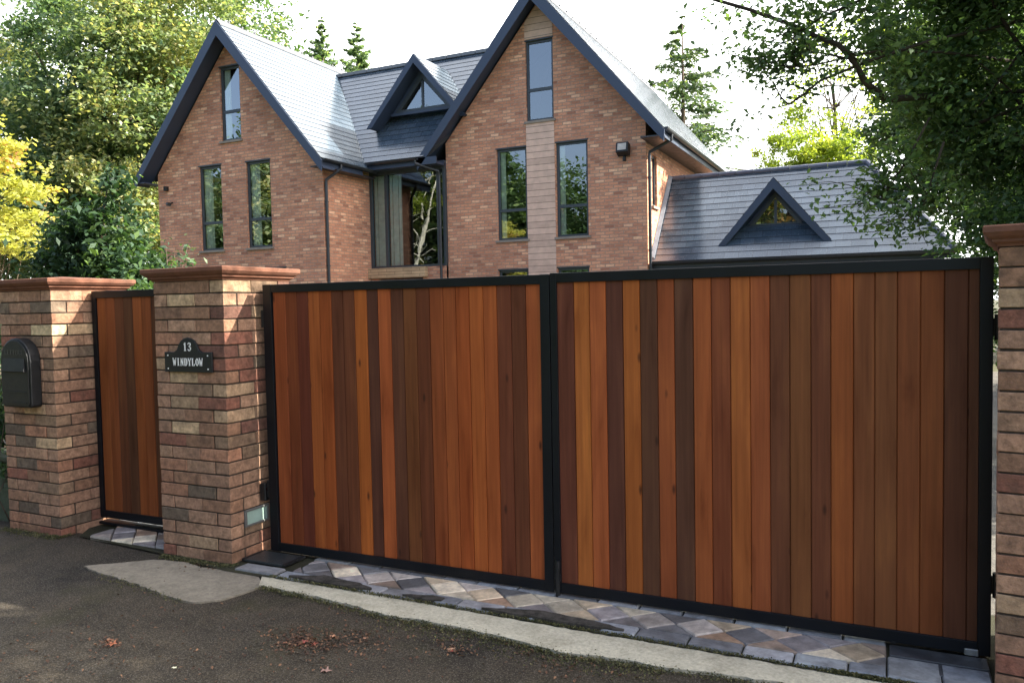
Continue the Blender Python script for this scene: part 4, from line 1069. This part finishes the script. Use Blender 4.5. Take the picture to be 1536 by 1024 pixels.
# ================================================================= TREES AND SHRUBS
def E_(*a): return tuple(a)
tree('broadleaf_tree', (-31, 24, 0), 15, [(-31, 24, 11, 6.5, 5, 5.5), (-34.5, 22, 7.5, 4.5, 4, 4), (-27.5, 23.5, 9.0, 4.6, 4, 4.6), (-29, 22, 5.5, 5, 3.5, 3), (-26.5, 25, 13, 4, 3.5, 3.5)], 640, 190, .82, .20, L_oak,
     'tall light green broadleaf tree rising behind the left gable of the house', r=.55, nl=60, aspect=.6)
tree('broadleaf_tree', (-42, 27, 0), 15, [(-42, 27, 10, 6, 5, 6.5), (-38, 25, 5, 5, 4, 4)], 320, 130, 1.2, .24, L_oak,
     'green broadleaf tree at the far left, behind the yellow maple', r=.5, nl=40)
tree('broadleaf_tree', (-23.5, 31, 0), 12.5, [(-24, 31, 8, 3.5, 3.5, 4)], 110, 80, 1.0, .3, L_dark,
     'dark tree mostly hidden behind the left gable and the tall broadleaf tree', r=.4, nl=24)
tree('broadleaf_tree', (-36, 35, 0), 19, [(-36, 35, 11, 9, 4, 8), (-27, 36, 7, 6, 4, 6)], 420, 100, 1.4, .36, L_dark, 'dark tree standing behind the two light green ones at the far left', r=.5, nl=20)
# laurel-like shrub in the middle left, behind the side gate
def bush(name, base, ells, ncl, per, rc, size, mat, label, cat='shrub', stems=16, aspect=.42, r=.03, up=.4, flat=.9):
    root = empty(name, base); tag(root, label, cat)
    E = [tuple(np.array(e[:3]) - np.array(base)) + tuple(e[3:]) for e in ells]
    C, P, T = clumps(E, ncl, per, rc, .35, flat)
    keep = P[:, 2] + base[2] > .02; P = P[keep]; T = T[keep]
    mb = MB()
    for k in rng.choice(len(C), min(stems, len(C)), replace=False):
        limb(mb, rng.normal(size=3) * np.array([.15, .15, 0]), C[k], r, r * .25, .1, 6, 5)
    mb.build('stems', M_bark, root, smooth=True, fixn=False)
    leaves('foliage', P, size, mat, root, aspect, up, T)
    return root
bush('laurel_shrub', (-7.9, 6.2, 0), [(-8.1, 6.3, 1.35, 1.0, .8, 1.1), (-7.95, 6.1, 2.2, .5, .5, .55), (-8.6, 6.3, 2.1, .45, .5, .5), (-7.25, 6.0, 1.5, .45, .45, .75), (-7.75, 6.1, 2.85, .10, .1, .28)], 400, 40, .16, .105, L_shrub,
     'big dark green large leaved shrub behind the side gate', stems=40)
bush('leafy_shrub', (-6.2, 5.6, 0), [(-6.3, 5.6, 1.5, .35, .4, .6), (-6.25, 5.7, 1.95, .25, .3, .3)], 30, 12, .13, .06, L_shrub,
     'thin twiggy shrub in front of the left gable, above the middle pillar', stems=26, r=.012)
bush('evergreen_shrub', (-5.2, 4.6, 0), [(-5.4, 4.7, .95, .8, .4, .85)], 140, 36, .14, .07, L_dark, 'dark evergreen shrub just behind the narrow side gate', stems=18)
tree('yellow_maple', (-12.7, 7.8, 0), 4.2, [(-13.0, 7.8, 3.35, 1.25, 1.0, .62), (-12.4, 7.6, 2.6, 1.0, .8, .28), (-13.4, 7.8, 4.15, 1.0, .9, .45)], 150, 62, .21, .085, L_yellow,
     'bright yellow maple at the left edge behind the letterbox pillar', r=.07, nl=36, flat=.4, aspect=.7)
bush('garden_hedge', (-6.6, 4.1, 0), [(-7.2, 4.2, .9, 1.6, .35, .75), (-6.0, 4.1, .8, .6, .3, .7)], 240, 40, .16, .06, L_shrub, 'green hedge growing over the low wall left of the letterbox pillar', 'hedge', stems=20)
bush('ivy', (-5.62, 3.5, 0), [(-5.58, 3.52, .95, .08, .1, .5), (-5.75, 3.6, .55, .2, .12, .3)], 30, 22, .06, .045, L_dark, 'strands of ivy on the left side of the letterbox pillar', 'climber', stems=10, r=.006)

# right hand tree with overhanging limbs
def right_tree():
    base = (1.35, 7.6, 0)
    root = empty('holm_oak', base); tag(root, 'dark evergreen tree behind the right hand pillar, its limbs reaching over the gate', 'tree')
    E = [(1.6, 8.2, 3.6, 1.75, 1.3, 1.7), (2.4, 4.95, 4.0, 1.5, .8, 1.05), (1.62, 8.6, 2.05, 1.0, .9, .85), (.45, 8.4, 3.8, .70, .8, .85), (2.6, 8.0, 2.2, 1.2, 1.0, 1.3), (.75, 7.6, 4.4, 1.1, .8, .6), (1.15, 7.3, 2.0, .35, .3, .30), (.80, 8.0, 1.93, .30, .3, .36), (.75, 8.6, 2.95, .55, .6, .6)]  # second ellipsoid: canopy added out of view to shade the road
    E = [tuple(np.array(e[:3]) - np.array(base)) + tuple(e[3:]) for e in E]
    C, P, T = clumps(E, 1150, 105, .22, .35, .8)
    # sprays hanging in front of the garage roof
    EX = []
    for (x, y, z, rr, m) in ((-.05, 7.2, 2.30, .10, 60), (.05, 7.2, 2.18, .12, 80), (.22, 7.1, 2.12, .12, 80), (-.22, 7.2, 2.42, .08, 26), (.30, 7.2, 2.35, .18, 120), (.12, 7.2, 1.98, .10, 36), (.36, 7.1, 1.90, .12, 60), (-.28, 7.2, 2.15, .05, 12)):
        EX.append(np.array([x, y, z]) - base + rng.normal(size=(m, 3)) * rr * .7)
    limbs_px = [
        ([(1.35, 8.7, 3.3), (.8, 8.4, 3.3), (.3, 7.8, 3.2), (-.02, 7.3, 3.10), (-.17, 7.0, 3.20), (-.25, 6.95, 3.36), (-.36, 6.95, 3.50), (-.52, 7.0, 3.60), (-.7, 7.0, 3.72), (-1.05, 7.0, 3.91), (-1.5, 7.0, 4.12)], .034, .014),
        ([(1.2, 8.3, 3.9), (.8, 7.8, 3.7), (.3, 7.2, 3.5), (-.15, 7.0, 3.35), (-.50, 7.0, 3.25), (-.62, 7.0, 3.16), (-.745, 7.0, 3.087)], .015, .008),
        ([(-.745, 7.0, 3.087), (-.80, 7.0, 3.15), (-.86, 7.0, 3.26)], .008, .004),
        ([(1.3, 8.4, 4.6), (.6, 7.6, 4.3), (.0, 7.0, 3.9), (-.5, 7.0, 3.75), (-.75, 7.0, 3.6)], .02, .006),
        ([(1.0, 8.2, 3.5), (.4, 7.4, 3.45), (-.1, 7.0, 3.42), (-.55, 7.0, 3.38), (-.95, 7.0, 3.40)], .014, .004),
        ([(-.27, 6.9, 3.36), (-.5, 6.95, 3.46), (-.8, 7.0, 3.50), (-1.15, 7.0, 3.52)], .010, .003),
        ([(.3, 7.2, 2.9), (.15, 7.2, 2.6), (0, 7.2, 2.35), (-.1, 7.2, 2.22)], .01, .004),
        ([(.4, 7.2, 2.7), (.3, 7.2, 2.35), (.2, 7.1, 2.05)], .01, .004),
    ]
    mb = MB()
    tr = [np.array(p) for p in ((1.5, 8.0, -.1), (1.42, 7.9, .9), (1.33, 7.75, 1.9), (1.25, 7.7, 2.5), (1.22, 7.75, 3.1), (1.3, 7.9, 3.9), (1.4, 8, 5.0))]
    mb.tube([tuple(p - base) for p in tr], [.16, .12, .10, .085, .075, .06, .03], 12)
    mb.tube([tuple(np.array(p) - base) for p in ((1.28, 7.72, 2.3), (1.16, 7.6, 2.75), (1.12, 7.5, 3.4), (1.05, 7.4, 4.2))], [.06, .05, .04, .02], 8)
    mb.tube([tuple(np.array(p) - base) for p in ((1.45, 7.9, .6), (1.62, 7.7, 1.5), (1.7, 7.6, 2.6), (1.8, 7.6, 4.0))], [.07, .05, .04, .02], 8)
    for pts, r0, r1 in limbs_px:
        n = len(pts); mb.tube([tuple(np.array(p) - base) for p in pts], [r0 + (r1 - r0) * i / (n - 1) for i in range(n)], 7)
        dense = {.034: 18, .015: 7, .02: 24, .014: 12, .010: 14}.get(r0, 3)
        for _ in range(dense):
            i = int(rng.integers(1, n - 1)); t = rng.uniform(); s = np.array(pts[i]) * (1 - t) + np.array(pts[i + 1]) * t
            e = s + rng.normal(size=3) * np.array([.22, .25, .14]) + np.array([-.12, 0, -.05 if s[2] > 3.5 else .12])
            limb(mb, s - base, e - base, .005, .002, .1, 4, 4)
            m = int(rng.integers(14, 48)); q = s + (e - s) * rng.uniform(.3, 1.1, (m, 1)) + rng.normal(size=(m, 3)) * .055
            EX.append(q - base)
    for e_ in ((2.0, 6.3, 5.9), (2.1, 7.1, 7.1), (1.5, 6.0, 5.5)):  # limbs out to the added sun-dappling sprays, out of view
        limb(mb, tr[5] - base, np.array(e_) - base, .03, .006, .1, 8, 6)
    for k in rng.choice(len(C), 60, replace=False):
        limb(mb, tr[int(rng.integers(2, 7))] - base, C[k], .022, .005, .12, 6, 5)
    mb.build('trunk', m_plain('dark_bark', (.045, .036, .027, 1), .95, 0, .2, .45, 14, .8), root, smooth=True, fixn=False)
    # canopy fringe at the top of the frame
    for (x, z, m) in ((-1.15, 3.80, 60), (-1.3, 4.0, 60), (-.95, 4.05, 90), (-.6, 3.95, 120), (-.3, 3.85, 150), (0, 3.7, 170), (.15, 3.45, 120), (-.75, 3.85, 60), (-1.0, 3.68, 50), (-.15, 3.6, 80), (.1, 3.2, 90), (-.05, 4.05, 150), (-.6, 4.2, 120), (.2, 3.0, 60)):
        EX.append(np.array([x, 7.1, z]) - base + rng.normal(size=(m, 3)) * np.array([.15, .3, .09]))
    for (x, y, z, m) in ((2.0, 6.3, 5.75, 620), (1.5, 6.0, 5.4, 320), (2.1, 7.1, 6.95, 420)):  # leaf sprays added out of view to dapple the sun on the pillars
        EX.append(np.array([x, y, z]) - base + rng.normal(size=(m, 3)) * np.array([.42, .42, .34]))
    X = np.concatenate(EX)
    leaves('crown', np.concatenate([P, X]), .062, L_holm, root, .55, .5, np.concatenate([T, rng.uniform(.1, .8, len(X))]))
right_tree()
bush('undergrowth', (1.9, 9.2, 0), [(1.9, 9.2, 1.2, 1.1, .7, 1.0), (3.4, 9.4, 1.6, 1.2, .7, 1.3), (1.0, 9.4, 1.6, .42, .5, .85)], 320, 50, .2, .07, L_dark, 'dark undergrowth below the evergreen tree beside the lawn', stems=20)
tree('garden_tree', (5.2, 14.5, 0), 9.5, [(5.2, 14.5, 5.4, 3.6, 2.2, 4.2), (3.0, 15.5, 4.2, 1.7, 1.5, 3.2), (7, 14, 3, 3, 2, 2.6)], 460, 100, .5, .17, L_dark, 'dense dark tree further back at the right edge', r=.2, nl=30)

tree('evergreen_tree', (3.2, 25.5, 0), 13, [(3.3, 25.5, 7.5, 3.1, 2.2, 5.4), (1.1, 26, 6.4, 1.5, 1.4, 2.6), (6, 25, 5, 3, 2, 4.5)], 520, 95, .6, .2, L_dark, 'large dark evergreen tree behind the right end of the garage roof', r=.3, nl=30)
# lime green tree behind the garage
tree('lime_tree', (-2.6, 30, 0), 10, [(-2.75, 30, 6.0, 1.6, 1.3, 1.75), (-1.4, 30, 5.9, 1.1, 1.0, 1.5)], 190, 120, .32, .12, L_lime, 'small bright yellow green round tree behind the garage roof', r=.14, nl=20, trunk_top=.55)
tree('sparse_tree', (-1.9, 33, 0), 12, [(-1.9, 33, 9.6, 2.4, 1.6, 2.6)], 95, 34, .42, .16, L_lime, 'tall thin leaved tree with bare twigs showing above the lime green tree', r=.12, nl=60, trunk_top=.8)

def conifer(name, base, h, rmax, label, group=None, n=26, mat=L_conif, z0=.3, seed=1, droop=.28, size=.14, dens=26, gaps=.0, taper=1.0):
    g = np.random.default_rng(seed)
    root = empty(name, base); tag(root, label, 'conifer', group)
    mb = MB(); mb.tube([(0, 0, -.1), (.02, 0, h * .5), (0, .02, h)], [h * .017, h * .010, .015], 8)
    P = []; D = []
    for i in range(n):
        t = i / (n - 1); z = h * (z0 + (1 - z0) * t); rr = rmax * ((1 - t) ** taper) + .12
        for k in range(5 if t < .85 else 3):
            if g.uniform() < gaps: continue
            a = g.uniform(0, 2 * math.pi); L = rr * g.uniform(.55, 1.2)
            d = np.array([math.cos(a), math.sin(a), 0]); pts = []
            for q in range(6):
                s = q / 5; pts.append(np.array([0, 0, z]) + d * L * s + np.array([0, 0, L * (.15 * s - droop * 1.6 * s * s + .25 * s ** 3)]))
            mb.tube([tuple(p) for p in pts], [.028 * (1 - t) + .01 - .004 * q * (.6) * (1 - t) for q in range(6)], 4)
            m = int(dens * L / .8) + 4
            s = g.uniform(.2, 1.05, m) ** .8
            idx = np.clip((s * 5).astype(int), 0, 4); fr = s * 5 - idx
            base_p = np.array([pts[j] * (1 - f) + pts[j + 1] * f for j, f in zip(idx, fr)])
            side = np.array([-d[1], d[0], 0]) * (g.normal(size=(m, 1)) * .30 * L * .55)
            P.append(base_p + side + np.array([0, 0, -1]) * np.abs(g.normal(size=(m, 1))) * .10 * L)
            D.append(np.tile(d, (m, 1)) + side * .8 + np.array([0, 0, -.35]))
    mb.build('trunk', M_bark, root, smooth=True, fixn=False)
    P = np.concatenate(P); D = np.concatenate(D)
    leaves('crown', P, size, mat, root, .34, .8, None, .1, D)
conifer('spruce_tree', (-8.35, 36, 0), 14.2, 3.7, 'open branched conifer standing behind the right gable roof', n=30, z0=.35, seed=4, size=.30, dens=34, gaps=.22, taper=.75)
conifer('fir_tree', (-35.5, 45, 0), 21.6, 3.0, 'left one of two conifer tops showing over the main roof ridge', 'conifers behind the main roof', mat=L_conif2, n=44, z0=.5, seed=8, size=.34, dens=52, taper=.9, droop=.05, gaps=.3)
conifer('fir_tree', (-32.6, 45, 0), 20.7, 3.4, 'right one of two conifer tops showing over the main roof ridge, a little lower', 'conifers behind the main roof', mat=L_conif2, n=44, z0=.5, seed=12, size=.34, dens=52, taper=.9, droop=.05, gaps=.3)

# trees across the road, seen mirrored in the windows
grp = 'trees across the road mirrored in the windows'
opp = [(-44, -9, 13, L_autumn, 'autumn tinted tree across the road, furthest left'), (-37, -8, 14, L_oak, 'green tree across the road, second from the left'),
       (-31, -10, 13, L_autumn, 'autumn tinted tree across the road behind the birch, on its left'), (-23.5, -10.5, 12, L_dark, 'dark tree across the road, right of the birch'),
       (-17.5, -9, 10, L_dark, 'low dark tree across the road facing the right gable'), (-11.5, -10, 9, L_oak, 'low green tree across the road, second from the right'), (-5, -10.5, 9.5, L_autumn, 'autumn tinted tree across the road, furthest right, facing the garage')]
for i, (x, y, h, m, lb) in enumerate(opp):
    tree('roadside_tree', (x, y, 0), h, [(x, y, h * .58, 3.4, 2.6, h * .42), (x + 1.5, y + .5, h * .35, 2.6, 2, h * .30), (x - 1.5, y - 1, h * .5, 3, 2, h * .35)], 300, 75, .75, .32, m, lb, group=grp, r=.28, nl=26)
tree('roadside_tree', (-28.5, -13, 0), 16, [(-28.5, -13, 8.5, 5, 3, 6.5), (-24, -13, 6, 3.5, 3, 5)], 380, 70, .9, .34, L_dark, 'tallest dark tree across the road, directly behind the birch', group=grp, r=.4, nl=26)
def birch():
    base = (-27.2, -7.3, 0); root = empty('birch_tree', base); tag(root, 'white stemmed birch across the road mirrored in the big hall window', 'tree')
    mb = MB()
    mb.tube([(0, 0, -.1), (.1, 0, 3), (.15, 0, 5.2), (.3, 0, 8.4), (.3, 0, 10)], [.2, .17, .14, .08, .03], 8)
    mb.tube([(-.05, 0, 1.5), (.5, 0, 3.6), (1.2, .1, 5.6), (1.9, .1, 8), (2.6, .1, 10)], [.16, .14, .12, .08, .03], 8)
    for k in range(26):
        s = np.array([.2 + (k % 2) * 1.0, 0, 4 + k * .22]); e = s + np.array([rng.uniform(-1.6, 1.8), rng.uniform(-.6, .6), rng.uniform(.2, 1.4)]); limb(mb, s, e, .05, .01, .1, 5, 5)
    mb.build('trunk', M_birchbark, root, smooth=True, fixn=False)
    C, P, T = clumps([(.8, 0, 8.6, 2.4, 1.6, 1.8)], 60, 26, .45, .3)
    leaves('crown', P, .14, L_lime, root, .6, .5, T)
birch()
